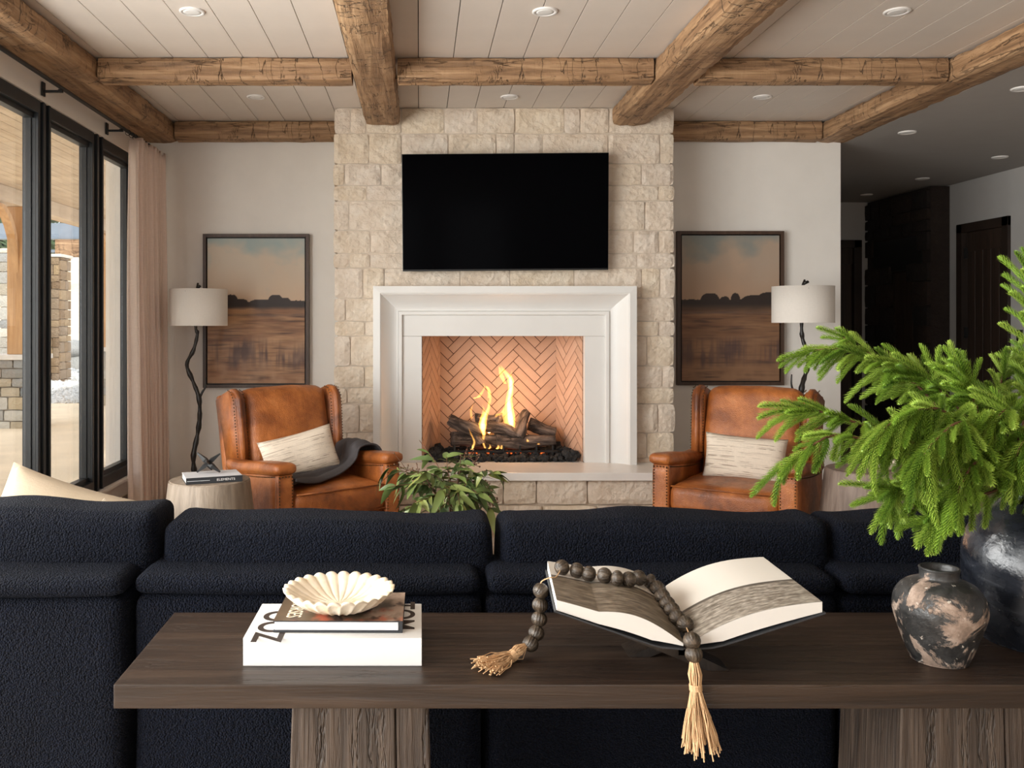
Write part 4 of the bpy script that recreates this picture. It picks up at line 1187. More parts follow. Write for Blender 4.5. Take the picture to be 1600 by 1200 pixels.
for (px, py, dy) in ((650, 735, -.1), (665, 745, -.1), (630, 735, 0), (735, 712, 0), (745, 725, 0), (762, 765, -.1), (770, 780, -.1), (700, 765, -.25), (758, 755, 0)):
    tp = Vector(((px-CX)/se-.15, dy, CAMZ-(py-CY)/se-.54))
    for k in range(9):
        p = tp+Vector((random.gauss(0, .018), random.gauss(0, .02), random.gauss(0, .018))); tube(bmS, [tp*.93, p], .0012, 4, False)
        bmesh.ops.create_icosphere(bmB, subdivisions=1, radius=random.uniform(.003, .0048), matrix=Matrix.Translation(p))
put('stems', bmS, 'stem', eu, smooth=True); o = put('seed_pods', bmB, 'berry', eu, smooth=True); o['kind'] = 'stuff'

# ---- sofa
so_ = thing('sectional_sofa', 'long navy boucle sectional sofa seen from behind', 'sofa', (.2, 2.45, 0))
SO = so_.location
def spart(name, w_, d_, h_, r, loc, n=26, puff=(.01, .01, .01), na=.006, sd_=0, fn=None):
    return put(name, soft(w_, d_, h_, r, n, puff, na, 4, sd_, fn), 'boucle', so_, Vector(loc)-SO, smooth=True)
yb = 2.10
mods = [(-1.72, -.683), (-.672, .148), (.158, .985), (.994, 1.82)]
for i, (a, b) in enumerate(mods):
    c = (a+b)/2; w_ = b-a
    yb_ = yb-(.03 if i == 0 else 0)
    spart('back_panel', w_, .20, .742, .03, (c, yb_+.10, .389), 30, (0, .006, 0), .004, i)
    spart('back_top_roll', w_-.006, .215, .044, .02, (c, yb_+.105, .784+(.004 if i == 0 else 0)), 30, (.0, .008, .008), .005, i+10)
    spart('base', w_-.01, .72, .24, .03, (c, yb_+.56, .18), 10, (0, 0, 0), 0, i)
    spart('seat_cushion', w_-.014, .70, .16, .06, (c, yb_+.57, .38), 16, (0, .01, .02), .004, i+20)
cus = [(-1.60, -.652), (-.640, .182), (.200, 1.022), (1.034, 1.80)]
for i, (a, b) in enumerate(cus):
    c = (a+b)/2; w_ = b-a
    def lean(q, w_=w_, i=i):
        u = q.x/(w_/2); t = (q.z+.2)/.4
        q.z += .012*max(0, t)*(1-abs(u)**2)+(.022*abs(u)**8 if t > .6 else 0)
        q.y += .03*t
        q.z += .008*mnoise.noise(Vector((q.x*6, i*4, 0)))*t
        return q
    spart('back_cushion', w_-.004, .20, .40, .036, (c, 2.290, .690 if i else .722), 34, (.0, .025, .006), .009, i+30, lean)
# return of the sectional towards the window
spart('return_base', .92, 1.3, .24, .03, (-1.27, 3.65, .18), 10); spart('return_seat', .90, 1.28, .17, .06, (-1.27, 3.65, .385), 14, (0, 0, .02))
for k in range(8): put('foot', tube(bmesh.new(), [(0, 0, 0), (0, 0, .06)], .025, 10), 'black', so_, Vector((-1.6+k*.47, 2.2 if k % 2 else 2.9, 0))-SO)
p = pillow('throw_pillow', 'large beige linen pillow behind the left end of the sofa', .56, .56, .18, (-1.225, 3.05, .585), (0, 0, 0), 'beige', 3)
p.rotation_euler = (Matrix.Rotation(R(10), 3, 'Z') @ Matrix.Rotation(R(-22), 3, 'X') @ Matrix.Rotation(R(18), 3, 'Y')).to_euler()
p = pillow('throw_pillow', 'smaller beige pillow tucked right of the large beige pillow', .40, .40, .14, (-1.02, 2.86, .56), (0, 0, 0), 'beige', 8)
p.rotation_euler = (Matrix.Rotation(R(-8), 3, 'Z') @ Matrix.Rotation(R(-20), 3, 'X') @ Matrix.Rotation(R(38), 3, 'Y')).to_euler()
# ================================================================== console table and what stands on it
TZ = .74
tb = thing('console_table', 'long dark stained oak console table behind the sofa', 'console table', (.47, 1.838, 0))
def tl(v): return Vector(v)-tb.location
for (a, b, nm) in ((1.636, 1.8365, 0), (1.8385, 2.045, 1)):
    o = box('top_board', -.5585, 1.50, a, b, TZ-.044, TZ, 'console', tb, bev=.0025); o.location = tl(o.location)
for lx in (-.113, 1.055):
    lg = part_empty('leg', tb); lg.location = (lx-.47, 0, 0)
    for k, (a, b) in enumerate(((-.130, .066), (.068, .130))):
        bm = bmesh.new()
        def xf(x, z): return x*(1+.16*(1-z/(TZ-.044)))
        zt = TZ-.0445
        yv = [(-.135, -.12), (.135, .12)]
        P = []
        for (x) in (a, b):
            for (yb0, yt0) in yv: P.append((bm.verts.new((xf(x, 0), yb0, 0)), bm.verts.new((xf(x, zt), yt0, zt))))
        (A, A2), (B, B2), (C, C2), (D_, D2) = P
        for f in ((A, C, C2, A2), (B, B2, D2, D_), (A, A2, B2, B), (C, D_, D2, C2), (A2, C2, D2, B2), (A, B, D_, C)): bm.faces.new(f)
        recalc(bm); bmesh.ops.bevel(bm, geom=bm.edges[:], offset=.003, segments=1, affect='EDGES')
        put('leg_board', bm, 'console_leg', lg)

# ---- white slipcase, magazine, bowl
t = thing('white_slipcase_book', 'thick white slipcased book with dark lettering, lying on the console', 'book', (-.167, 1.83, TZ+.0005))
bx0 = box('slipcase', -.172, .172, -.106, .106, 0, .0535, 'whitecard', t, bev=.0012)
text('title_lettering', 'TOM', .080, (.126, .028, .0538), (0, 0, R(-90)), 'ink', t, .0002, sx=1.0, bold=.0012)
text('title_lettering', 'OOZ', .080, (-.128, -.035, .0538), (0, 0, R(-90)), 'ink', t, .0002, sx=1.0, bold=.002)
bk = thing('cover_photo_book', 'brown photo covered book with cream lettering, on the white slipcase', 'book', (-.158, 1.845, TZ+.0545), R(-.6))
def cover(u, v):
    n = fbm(u*4, v*3, 4, 3.0)
    c = lerp((70, 58, 46), (96, 78, 60), .5+n)
    if u > .12:
        m = fbm(u*5+2, v*2.4+1, 4, 6.0)+.9*(u-.62)
        c = lerp(c, (178, 156, 140), max(0, min(1, m*3)))
        k = fbm(u*7, v*4, 3, 8.0)+.5*(.42-v)-.12
        c = lerp(c, (176, 92, 66), max(0, min(.9, k*3.4)))
        d = fbm(u*9+1, v*5, 3, 11.0); c = lerp(c, (52, 34, 28), max(0, min(.9, (d-.12)*5)))
    return c
box('page_block', -.125, .118, -.088, .092, .0035, .0205, 'greyedge', bk, bev=.0006)
box('cover', -.127, .1265, -.092, .094, 0, .0030, 'darkcloth', bk, bev=.0006)
box('cover', -.127, .1265, -.092, .094, .0208, .0232, 'darkcloth', bk, bev=.0006)
box('spine', .1195, .1265, -.092, .094, .0030, .0208, 'darkcloth', bk, bev=.0006)
paint_grid('cover_print', .2535, .186, 150, 100, lambda u, v: cover(u, v), 'print', bk, (0, 0, .02345)).rotation_euler = (R(-90), 0, 0)
text('cover_lettering', 'HORSES', .042, (-.092, -.020, .0237), (0, 0, R(-90)), 'creamink', bk, .0001, sx=.72)
rb_ = bowl('scalloped_bowl', 'ivory carved stone bowl with scalloped rim, on the stacked books', (-.163, 1.825, TZ+.0782), .1125, .042, 26, 'marble', th=.009, rw=.35)

# ---- open book on a folding stand
st = thing('book_stand', 'dark wooden X shaped book stand on the console', 'book stand', (.502, 1.80, TZ+.0005))
for s_ in (-1, 1):
    bm = bmesh.new()
    for (ya, yb_) in (((-.10, -.035), (.045, .11)) if s_ < 0 else ((-.03, .04),)):
        # board leaning from the table up to the outside
        P = [(s_*-.088, 0), (s_*-.045, 0), (s_*.118, .066), (s_*.105, .090)]
        prism(bm, P, ya, yb_, 'y')
    put('stand_board', bm, 'standwood', st)
box('hinge_bar', -.012, .012, -.10, .11, .0275, .044, 'standwood', st, bev=.002)
ob = thing('open_book', 'open photo book with seascape spreads, lying on the book stand', 'book', (0, 0, 0))
def sheet(side, lift):
    """bilinear page corners with a curved belly; side -1 left, +1 right; u 0 at the spine, 1 outside; v 0 front, 1 back"""
    if side < 0: sf, sb, of, ob_ = Vector((.485, 1.645, .812)), Vector((.528, 1.942, .830)), Vector((.252, 1.645, .892)), Vector((.278, 1.942, .884))
    else: sf, sb, of, ob_ = Vector((.497, 1.645, .812)), Vector((.534, 1.942, .830)), Vector((.740, 1.645, .8885)), Vector((.746, 1.942, .893))
    def f(u, v):
        a = sf.lerp(of, u); b = sb.lerp(ob_, u); p = a.lerp(b, v)
        bel = lift*math.sin(min(1, u*1.0)*math.pi)**.9*(1-.35*u)
        if side < 0: bel = lift*.72*(math.sin(min(1, u*1.5)*math.pi) if u < .667 else 0)+lift*.25*math.sin(u*math.pi)
        return p+Vector((0, 0, bel))
    return f
def slab(name, side, lift0, th0, lift1, mat, grow=0.0):
    f = sheet(side, lift1); g = sheet(side, lift0); n, m = 24, 6; bm = bmesh.new(); A = []; B = []
    for j in range(m+1):
        ra, rb2 = [], []
        for i in range(n+1):
            u = i/n*(1+grow); v = (j/m)*(1+2*grow)-grow
            th = th0*min(1, .25+u*3)
            p = f(u, v); q = g(u, v)
            ra.append(bm.verts.new(p)); rb2.append(bm.verts.new(Vector((p.x, p.y, q.z-th))))
        A.append(ra); B.append(rb2)
    for j in range(m):
        for i in range(n):
            bm.faces.new((A[j][i], A[j][i+1], A[j+1][i+1], A[j+1][i])); bm.faces.new((B[j][i], B[j+1][i], B[j+1][i+1], B[j][i+1]))
    for i in range(n):
        bm.faces.new((A[0][i], B[0][i], B[0][i+1], A[0][i+1])); bm.faces.new((A[m][i], A[m][i+1], B[m][i+1], B[m][i]))
    for j in range(m):
        bm.faces.new((A[j][0], A[j+1][0], B[j+1][0], B[j][0])); bm.faces.new((A[j][n], B[j][n], B[j+1][n], A[j+1][n]))
    recalc(bm); return put(name, bm, mat, ob)
for side in (-1, 1):
    slab('page_block', side, .006, .019, .022, 'page')
    # hard cover under the page block
    g = sheet(side, .0); n = 12; bm = bmesh.new(); A, B = [], []
    for j in range(2):
        ra, rb2 = [], []
        for i in range(n+1):
            u = i/n*1.02; v = -.012+j*1.024; p = g(u, v)+Vector((0, 0, -.0200*min(1, .4+u*3)))
            ra.append(bm.verts.new(p)); rb2.append(bm.verts.new(p-Vector((0, 0, .003))))
        A.append(ra); B.append(rb2)
    for i in range(n):
        bm.faces.new((A[0][i], A[0][i+1], A[1][i+1], A[1][i])); bm.faces.new((B[0][i], B[1][i], B[1][i+1], B[0][i+1]))
        bm.faces.new((A[0][i], B[0][i], B[0][i+1], A[0][i+1])); bm.faces.new((A[1][i], A[1][i+1], B[1][i+1], B[1][i]))
    bm.faces.new((A[0][n], B[0][n], B[1][n], A[1][n])); bm.faces.new((A[0][0], A[1][0], B[1][0], B[0][0]))
    recalc(bm); put('cover', bm, 'darkcloth', ob)
    # printed spread, the photograph covers the lower part of the page
    f = sheet(side, .022); nx, ny = 120, 120
    verts = []; buf = []
    def pc(u, v, side=side):
        lim = .44 if side < 0 else .46
        if side < 0: lim = .62-.20*(1-u)*0
        if v < lim:
            w1 = fbm(u*6, v*38, 4, 2.0+side); w2 = fbm(u*20, v*90, 3, 5.0)
            c = lerp((96, 88, 78), (168, 160, 148), .42+w1*1.3+w2*1.2)
            if side < 0: c = lerp((84, 74, 62), (142, 130, 114), .45+w1*1.5+w2*.7)
            if v > lim-.035: c = lerp(c, (66, 60, 54), .75)
            return c
        return (206, 200, 191)
    for j in range(ny+1):
        for i in range(nx+1):
            u, v = i/nx, j/ny; verts.append(f(u*.995+.002, v*.997+.001)+Vector((0, 0, .0006))); buf.extend((*lin(pc(u, v)), 1))
    faces = [(j*(nx+1)+i, j*(nx+1)+i+1, (j+1)*(nx+1)+i+1, (j+1)*(nx+1)+i) for j in range(ny) for i in range(nx)]
    if side < 0: faces = [q[::-1] for q in faces]
    me = bpy.data.meshes.new('page'); me.from_pydata([tuple(v) for v in verts], [], faces)
    at = me.color_attributes.new('paint', 'FLOAT_COLOR', 'POINT'); at.data.foreach_set('color', buf)
    put('page', me, 'print', ob, smooth=True)

# ---- bead garland with two tassels
gl = thing('bead_garland', 'dark fluted wooden bead garland with two jute tassels draped over the open book', 'beads', (0, 0, 0))
def fluted(r):
    def fn(rr, a, z):
        k = 1-.10*(1-abs(math.sin(a*8)))**1.5*(rr/r)
        return Vector((rr*k*math.cos(a), rr*k*math.sin(a), z))
    P = [(r*math.sin(math.pi*i/12)+.0004, -r*.96*math.cos(math.pi*i/12)) for i in range(13)]
    bm = lathe(P, 48, fn); recalc(bm); me = bpy.data.meshes.new('bead'); bm.to_mesh(me); bm.free()
    me.materials.append(M['bead']); me.polygons.foreach_set('use_smooth', [True]*len(me.polygons)); return me
bd = fluted(.0158)
pf = sheet(-1, .022)
def onpage(px, py, h=.0148):
    """nearest point of the left page under the picture position, lifted by the bead radius"""
    best = None
    for ff, sd_ in ((pf, -1), (sheet(1, .022), 1)):
        for i in range(0, 41):
            for j in range(0, 41):
                p = ff(i/40, j/40)+Vector((0, 0, h)); s = F/p.y
                q = (CX+p.x*s-px)**2+(CY-(p.z-CAMZ)*s-py)**2
                if best is None or q < best[0]: best = (q, p)
    return best[1]
path = []
hang = [(845, 923, 1.80), (844, 945, 1.80), (842.5, 967, 1.80), (838, 989, 1.79), (829, 1006, 1.775)]
for px, py, d in hang: path.append(W(px, py, F/d))
path = path[::-1]
page_pts = [(879, 886), (900, 891), (922, 896), (943, 900), (963, 904), (981, 906), (996, 903), (1014, 909), (1027, 919), (1036, 931), (1043, 943), (1051, 954), (1059, 965), (1067, 977)]
for px, py in page_pts: path.append(onpage(px, py))
path.append(W(1081, 1001, F/1.632)); path.append(W(1084, 1022, F/1.630))
for i, p in enumerate(path):
    a = path[max(i-1, 0)]; b = path[min(i+1, len(path)-1)]
    d = (b-a).normalized()
    o = put('bead', bd, None, gl, p); o.rotation_euler = d.to_track_quat('Z', 'Y').to_euler()
    sq = .97
    if 5 <= i < len(path)-2:
        o.scale = (1, 1, min(1, (a-b).length/2/.0292))
bm = bmesh.new(); tube(bm, spline([path[4], Vector((path[4].x+.001, path[4].y, path[4].z+.018)), sheet(-1, .022)(1.005, .52)+Vector((-.001, 0, .001)), sheet(-1, .022)(.96, .55)+Vector((0, 0, .002)), path[5]], 4), .0012, 6)
tube(bm, path[:5], .0012, 6); tube(bm, path[5:], .0012, 6); put('cord', bm, 'string', gl)
def tassel(base, dirv, L, spread, n, seed, flat=None, kinky=0):
    random.seed(seed); tt = part_empty('tassel', gl); tt.location = base; dirv = Vector(dirv).normalized()
    a = dirv.orthogonal().normalized(); b = dirv.cross(a)
    bm = bmesh.new()
    for k in range(n):
        th = random.uniform(0, 6.28); q = math.sqrt(random.random()); r0 = .0125*q; r1 = spread*q
        off = a*math.cos(th)+b*math.sin(th); LL = L*random.uniform(.88, 1.04)
        pts = []
        for j in range(7):
            t = j/6
            if t < .1: r = r0*.45
            elif t < .24: r = r0*1.0
            elif t < .36: r = r0*.72
            else: r = r0*.8+(r1-r0*.8)*((t-.36)/.64)**.9
            p = dirv*LL*t+off*r+Vector((random.gauss(0, 1), random.gauss(0, 1), random.gauss(0, 1)))*(.0006+kinky*t)
            if flat is not None:
                wz = base.z+p.z
                if wz < flat+.002+.012*q*(1-t*.3): p.z = flat+.002+random.uniform(0, .016*(1-abs(2*q-1)*.3))-base.z
            pts.append(p)
        tube(bm, pts, [.00085]*6+[.0013], 4)
    o = put('strands', bm, 'string', tt); o['kind'] = 'stuff'
    bm = bmesh.new(); c = dirv*L*.30
    for k in range(6):
        tube(bm, [c+dirv*(k-2.5)*.0019+(a*math.cos(q/14*6.283)+b*math.sin(q/14*6.283))*.0108 for q in range(15)], .0011, 5, False)
    put('binding', bm, 'string', tt)
e = path[-1]
tassel(e+Vector((0, 0, -.010)), (.06, -.03, -1), .165, .036, 110, 4, None, .0009)
e0 = path[0]
tassel(e0+Vector((-.012, -.006, -.002)), (-.72, -.55, -.32), .12, .042, 130, 6, TZ, .0022)

# ---- small weathered vase
prof = [(.001, 0), (.046, 0), (.052, .004), (.062, .028), (.074, .062), (.0825, .092), (.0835, .108), (.079, .128), (.066, .146), (.048, .156), (.0365, .1605), (.0345, .166), (.0355, .176), (.0365, .180), (.033, .1815), (.030, .176), (.029, .162), (.05, .148), (.07, .12), (.07, .09), (.04, .012), (.001, .01)]
P = spline_xy(prof)
def wob(r, a, z): k = 1+.02*mnoise.noise(Vector((math.cos(a)*1.5, math.sin(a)*1.5, z*14))); return Vector((r*k*math.cos(a), r*k*math.sin(a), z))
bm = recalc(lathe([(max(.0005, r), z) for r, z in P], 72, wob))
o = put('small_vase', bm, 'smallvase', None, (1.02, 1.757, TZ+.0005), (0, 0, R(-25)), smooth=True)
tag(o, 'small round black vase with flaking pink grey patches on the console', 'vase')
# ---- big black vase with handles
VX, VY = 1.293, 1.86
vz = thing('black_urn', 'large glossy black two handled urn holding the green branches', 'urn', (VX, VY, TZ+.0005))
prof = [(.001, 0), (.098, 0), (.112, .006), (.128, .04), (.141, .09), (.146, .14), (.143, .19), (.128, .235), (.100, .270), (.074, .288), (.066, .305), (.070, .325), (.078, .335), (.070, .338), (.058, .325), (.056, .30), (.09, .262), (.125, .2), (.125, .1), (.09, .02), (.001, .015)]
bm = recalc(lathe([(max(.0005, r), z) for r, z in spline_xy(prof)], 80, wob)); put('body', bm, 'bigvase', vz, smooth=True)
for a in (R(-121), R(59), ):
    pts = [Vector((r*math.cos(a), r*math.sin(a), z)) for r, z in ((.128, .175), (.150, .178), (.170, .195), (.168, .235), (.145, .265), (.108, .272), (.085, .270))]
    sp = spline(pts, 6); bm = bmesh.new(); rings = []; tn = Vector((-math.sin(a), math.cos(a), 0))
    for i, p in enumerate(sp):
        tdir = (sp[min(i+1, len(sp)-1)]-sp[max(i-1, 0)]).normalized(); nn = tdir.cross(tn)
        ww, hh = .022, .0075
        rings.append([bm.verts.new(p+tn*(ww*math.copysign(abs(math.cos(q))**.5, math.cos(q)))+nn*(hh*math.copysign(abs(math.sin(q))**.6, math.sin(q)))) for q in [k/16*6.283 for k in range(16)]])
    for r0, r1 in zip(rings, rings[1:]):
        for k in range(16): bm.faces.new((r0[k], r0[(k+1) % 16], r1[(k+1) % 16], r1[k]))
    bm.faces.new(rings[0][::-1]); bm.faces.new(rings[-1]); recalc(bm)
    put('handle', bm, 'bigvase', vz, smooth=True)

# ---- conifer branches
def sprig_mesh(L, seed, rad=.0092):
    """one drooping rope of needles along +X, sagging a little"""
    random.seed(seed); verts = []; faces = []; tip = []
    n = int(L/.00042)
    for i in range(n):
        t = i/n; x = t*L; z = -.16*L*t*t; y = .05*L*math.sin(t*3+seed)
        th = i*2.39996; ca, sa = math.cos(th), math.sin(th)
        l = rad*(1.25 if t < .85 else 1.25-.9*(t-.85)/.15)*random.uniform(.8, 1.15)*(.7+.3*min(1, t*6))
        f = random.uniform(1.0, 1.5)
        d1 = Vector((f*.55, ca, sa)).normalized(); d2 = Vector((f*1.5, ca*.75, sa*.75)).normalized()
        b = Vector((x, y, z)); m_ = b+d1*l*.6; e_ = m_+d2*l*.65
        s_ = Vector((0, -sa, ca))*.001
        k = len(verts); verts += [b-s_, b+s_, m_+s_*.9, m_-s_*.9, e_]; faces += [(k, k+1, k+2, k+3), (k+3, k+2, k+4)]
        tip += [0, 0, .75, .75, 1]
    # woody core
    k = len(verts); R_ = []
    for j in range(6):
        t = j/5; c = Vector((t*L, .05*L*math.sin(t*3+seed), -.16*L*t*t)); R_.append([len(verts)+q for q in range(4)])
        for q in range(4): verts.append(c+Vector((0, math.cos(q*1.571), math.sin(q*1.571)))*(.0022*(1-t*.7))); tip.append(.1)
    for a, b in zip(R_, R_[1:]):
        for q in range(4): faces.append((a[q], a[(q+1) % 4], b[(q+1) % 4], b[q]))
    me = bpy.data.meshes.new('sprig'); me.from_pydata([tuple(v) for v in verts], [], faces)
    at = me.attributes.new('tip', 'FLOAT', 'POINT'); at.data.foreach_set('value', tip)
    me.materials.append(M['needles']); return me
SPR = [sprig_mesh(L, i) for i, L in enumerate((.062, .078, .095, .11, .125, .085))]
mouth = Vector((VX, VY, TZ+.325))
def br_(label, pts, n_sp, seed, droop=.6, lmin=.08, lmax=.16, start=.3, side=1.0, tipup=0):
    """pts: picture positions with distance; the branch leaves the urn mouth"""
    random.seed(seed)
    P3 = [mouth+Vector((random.uniform(-.02, .02), random.uniform(-.02, .02), -.22))*1, mouth+Vector((random.uniform(-.015, .015), random.uniform(-.015, .015), .0))]
    P3 += [W(px, py, F/d) for px, py, d in pts]
    sp = spline(P3, 8); n = len(sp)
    t = thing('conifer_branch', label, 'branch', tuple(mouth), 0)
    org = t.location
    bm = bmesh.new(); tube(bm, [p-org for p in sp], [.0042-.0026*i/n for i in range(n)], 6); put('stem', bm, 'stem', t, smooth=True)
    i0 = 8+int((n-8)*start)
    for k in range(n_sp):
        f = (k+random.random()*.8)/n_sp; i = min(n-2, int(i0+(n-1-i0)*f)); p = sp[i]; tan = (sp[i+1]-sp[i-1]).normalized()
        th = k*2.4+random.uniform(-.5, .5)
        a = tan.orthogonal().normalized(); b = tan.cross(a)
        d = tan*(.75+.5*f)+(a*math.cos(th)+b*math.sin(th))*side*(1-.45*f)+Vector((0, 0, -droop*random.uniform(.5, 1.3)))
        if k == n_sp-1: d = tan+Vector((0, 0, -droop*.25)); p = sp[n-2]
        d.normalize()
        L = lmin+(lmax-lmin)*random.random(); me = min(SPR, key=lambda m: abs(m_len[m.name]-L))
        o = put('sprig', me, None, t, p-org)
        q = d.to_track_quat('X', 'Z'); o.rotation_euler = q.to_euler(); o.rotation_euler.rotate_axis('X', random.uniform(-.6, .6))
        sc = random.uniform(.85, 1.12); o.scale = (sc, sc*1.0, sc*1.0)
m_len = {m.name: l for m, l in zip(SPR, (.062, .078, .095, .11, .125, .085))}
br_('conifer branch reaching farthest left, drooping in front of the right armchair', [(1490, 720, 1.84), (1400, 680, 1.82), (1320, 655, 1.80), (1280, 643, 1.80), (1232, 640, 1.80)], 30, 1, .55, 0.058, 0.099, .2)
br_('conifer branch whose tip hangs lowest at far left over the striped pillow', [(1480, 735, 1.78), (1390, 700, 1.74), (1310, 680, 1.72), (1262, 700, 1.70), (1218, 728, 1.70)], 28, 2, .6, 0.058, 0.091, .25)
br_('conifer branch arching left in front of the lamp stem', [(1500, 670, 1.9), (1430, 600, 1.92), (1360, 560, 1.93), (1305, 545, 1.94), (1260, 550, 1.95)], 30, 3, .75, 0.058, 0.106, .3)
br_('conifer branch with its tip at the top left beside the lamp shade', [(1510, 660, 1.95), (1440, 600, 1.96), (1385, 565, 1.98), (1345, 545, 2.0), (1315, 525, 2.0)], 18, 4, .5, 0.050, 0.084, .35)
br_('conifer branch rising in the middle in front of the dark recess', [(1530, 670, 1.9), (1480, 620, 1.9), (1440, 585, 1.92), (1405, 570, 1.93)], 48, 5, .7, 0.065, 0.106, .25)
br_('upright conifer branch in front of the dark hall door', [(1540, 670, 1.86), (1524, 630, 1.84), (1508, 600, 1.84), (1500, 580, 1.84)], 36, 6, .5, 0.050, 0.091, .2, .7)
br_('conifer branch bending over the middle of the bunch, pale tips', [(1520, 690, 1.8), (1470, 640, 1.74), (1410, 650, 1.70), (1370, 680, 1.68)], 57, 7, .9, 0.072, 0.122, .15)
br_('conifer branch hanging over the front of the urn shoulder', [(1530, 690, 1.76), (1500, 660, 1.70), (1460, 690, 1.65), (1445, 710, 1.62)], 54, 8, 1.0, 0.072, 0.122, .15)
br_('low conifer branch drooping over the sofa cushion', [(1510, 770, 1.80), (1450, 770, 1.76), (1400, 765, 1.74), (1395, 768, 1.74)], 42, 9, .5, 0.058, 0.099, .2)
br_('lowest conifer branch, tip just above the small vase', [(1530, 775, 1.78), (1490, 790, 1.74), (1460, 810, 1.72), (1455, 808, 1.72)], 33, 10, .4, 0.050, 0.084, .1)
br_('tall conifer branch leaving the picture at the upper right', [(1600, 680, 1.88), (1610, 590, 1.88), (1612, 500, 1.88), (1606, 430, 1.88)], 48, 11, .1, 0.050, 0.084, .2, 1.3)
br_('conifer branch spreading right of the urn mouth', [(1620, 700, 1.84), (1680, 640, 1.82), (1750, 620, 1.82), (1810, 640, 1.82)], 27, 12, .7, 0.065, 0.114, .2)
br_('conifer branch standing behind the urn mouth at the right edge', [(1575, 690, 1.92), (1560, 630, 1.94), (1570, 580, 1.95), (1590, 560, 1.95)], 39, 13, .5, 0.058, 0.099, .1)
br_('conifer branch drooping beside the urn handle at the right edge', [(1590, 690, 1.78), (1612, 670, 1.72), (1632, 700, 1.68), (1640, 740, 1.66)], 12, 14, .8, 0.058, 0.106, .1)
br_('dark inner conifer branch behind the middle of the bunch', [(1540, 700, 1.96), (1500, 650, 2.0), (1450, 640, 2.02), (1400, 660, 2.02)], 54, 15, .8, 0.072, 0.122, .1)
br_('conifer branch hanging low between the urn mouth and the small vase', [(1560, 740, 1.76), (1530, 720, 1.70), (1505, 750, 1.66), (1490, 790, 1.64)], 34, 16, .9, .06, .10, .1)
br_('short conifer branch filling the right edge above the urn mouth', [(1590, 720, 1.80), (1585, 670, 1.76), (1575, 640, 1.74), (1560, 650, 1.72)], 40, 17, .8, .06, .11, .05)
br_('short conifer branch spilling over the right side of the urn mouth', [(1610, 730, 1.78), (1625, 700, 1.72), (1600, 690, 1.70), (1585, 720, 1.69)], 30, 18, .9, .06, .09, .05)

# ================================================================== the fire
bed = thing('lava_rock_bed', 'bed of black lava rocks covering the firebox floor', 'lava rocks', (.61, 6.62, .386))
random.seed(9); RK = []
for k in range(6):
    bm = bmesh.new(); bmesh.ops.create_icosphere(bm, subdivisions=1, radius=.021)
    for v in bm.verts: v.co *= 1+random.uniform(-.28, .28)
    me = bpy.data.meshes.new('rock'); bm.to_mesh(me); bm.free(); me.materials.append(M['lava']); RK.append(me)
def inbox(x, y): 
    t = (y-D-.05)/(BY-D-.05); t = max(0, t); return OX0+.03+.14*t < x < OX1-.03-.14*t
for k in range(290):
    while True:
        x = random.uniform(.03, 1.19); y = 6.535+random.random()**1.3*.30
        if inbox(x, y): break
    edge = min(x-.03, 1.19-x)
    h = .014+random.random()*.03+(y-6.535)*.10+(.02 if edge < .15 else 0)
    o = put('rock', random.choice(RK), None, bed, (x-.61, y-6.62, h)); o.rotation_euler = (random.uniform(0, 6), random.uniform(0, 6), 0); s_ = random.uniform(.7, 1.35)*(1.25 if edge < .12 else 1); o.scale = (s_, s_, s_*.85)
bm = bmesh.new()
for k in range(500):
    while True:
        x = random.uniform(.03, 1.19); y = random.uniform(6.53, 6.9)
        if inbox(x, y): break
    bmesh.ops.create_icosphere(bm, subdivisions=1, radius=random.uniform(.015, .024), matrix=Matrix.Translation((x-.61, y-6.62, .016+random.random()*.012)))
o = put('small_rocks', bm, 'lava', bed); o['kind'] = 'stuff'
gr = thing('fire_grate', 'black iron grate carrying the logs in the fireplace', 'grate', (.62, 6.70, .387))
bm = bmesh.new()
for yy in (-.09, .10): bx(bm, -.40, .40, yy-.008, yy+.008, .060, .075)
for k in range(7): xx = -.36+k*.12; bx(bm, xx-.006, xx+.006, -.12, .14, .075, .088); bx(bm, xx-.006, xx+.006, -.125, -.112, .075, .115)
put('bars', bm, 'black', gr)
for sx in (-.36, .36):
    for yy in (-.09, .10): put('leg', bx(bmesh.new(), -.009, .009, -.009, .009, 0, .06), 'black', gr, (sx, yy, 0))
def log(label, a, b, r0, r1, seed, bend=.02):
    """a, b: picture position + distance of the two ends"""
    A = W(a[0], a[1], F/a[2]); B = W(b[0], b[1], F/b[2]); c = (A+B)/2; L = (B-A).length
    bm = bmesh.new(); n = 16; m = 16; rings = []
    for i in range(n+1):
        t = i/n; x = (t-.5)*L; r = r0+(r1-r0)*t
        ring = []
        for k in range(m):
            th = 2*math.pi*k/m
            p = Vector((x*8, math.cos(th)*1.4, math.sin(th)*1.4))+Vector((seed*4.1, 0, 0))
            q = r*(1+.30*mnoise.noise(p)+.12*mnoise.noise(p*3))
            ring.append(bm.verts.new((x+.012*mnoise.noise(p*2)*(1 if i in (0, n) else 0), q*math.cos(th)+bend*math.sin(t*3.1+seed), q*math.sin(th)+bend*.6*math.cos(t*4+seed))))
        rings.append(ring)
    for r_0, r_1 in zip(rings, rings[1:]):
        for k in range(m): bm.faces.new((r_0[k], r_0[(k+1) % m], r_1[(k+1) % m], r_1[k]))
    bm.faces.new(rings[0][::-1]); bm.faces.new(rings[-1]); recalc(bm)
    d = (B-A).normalized()
    o = put('log', bm, 'log', None, c, d.to_track_quat('X', 'Z').to_euler(), smooth=True)
    tag(o, label, 'log', 'logs on the fire')
log('thick grey log lying left on the grate, pale cut end facing out', (706, 686, 6.66), (790, 688, 6.72), .055, .050, 1)
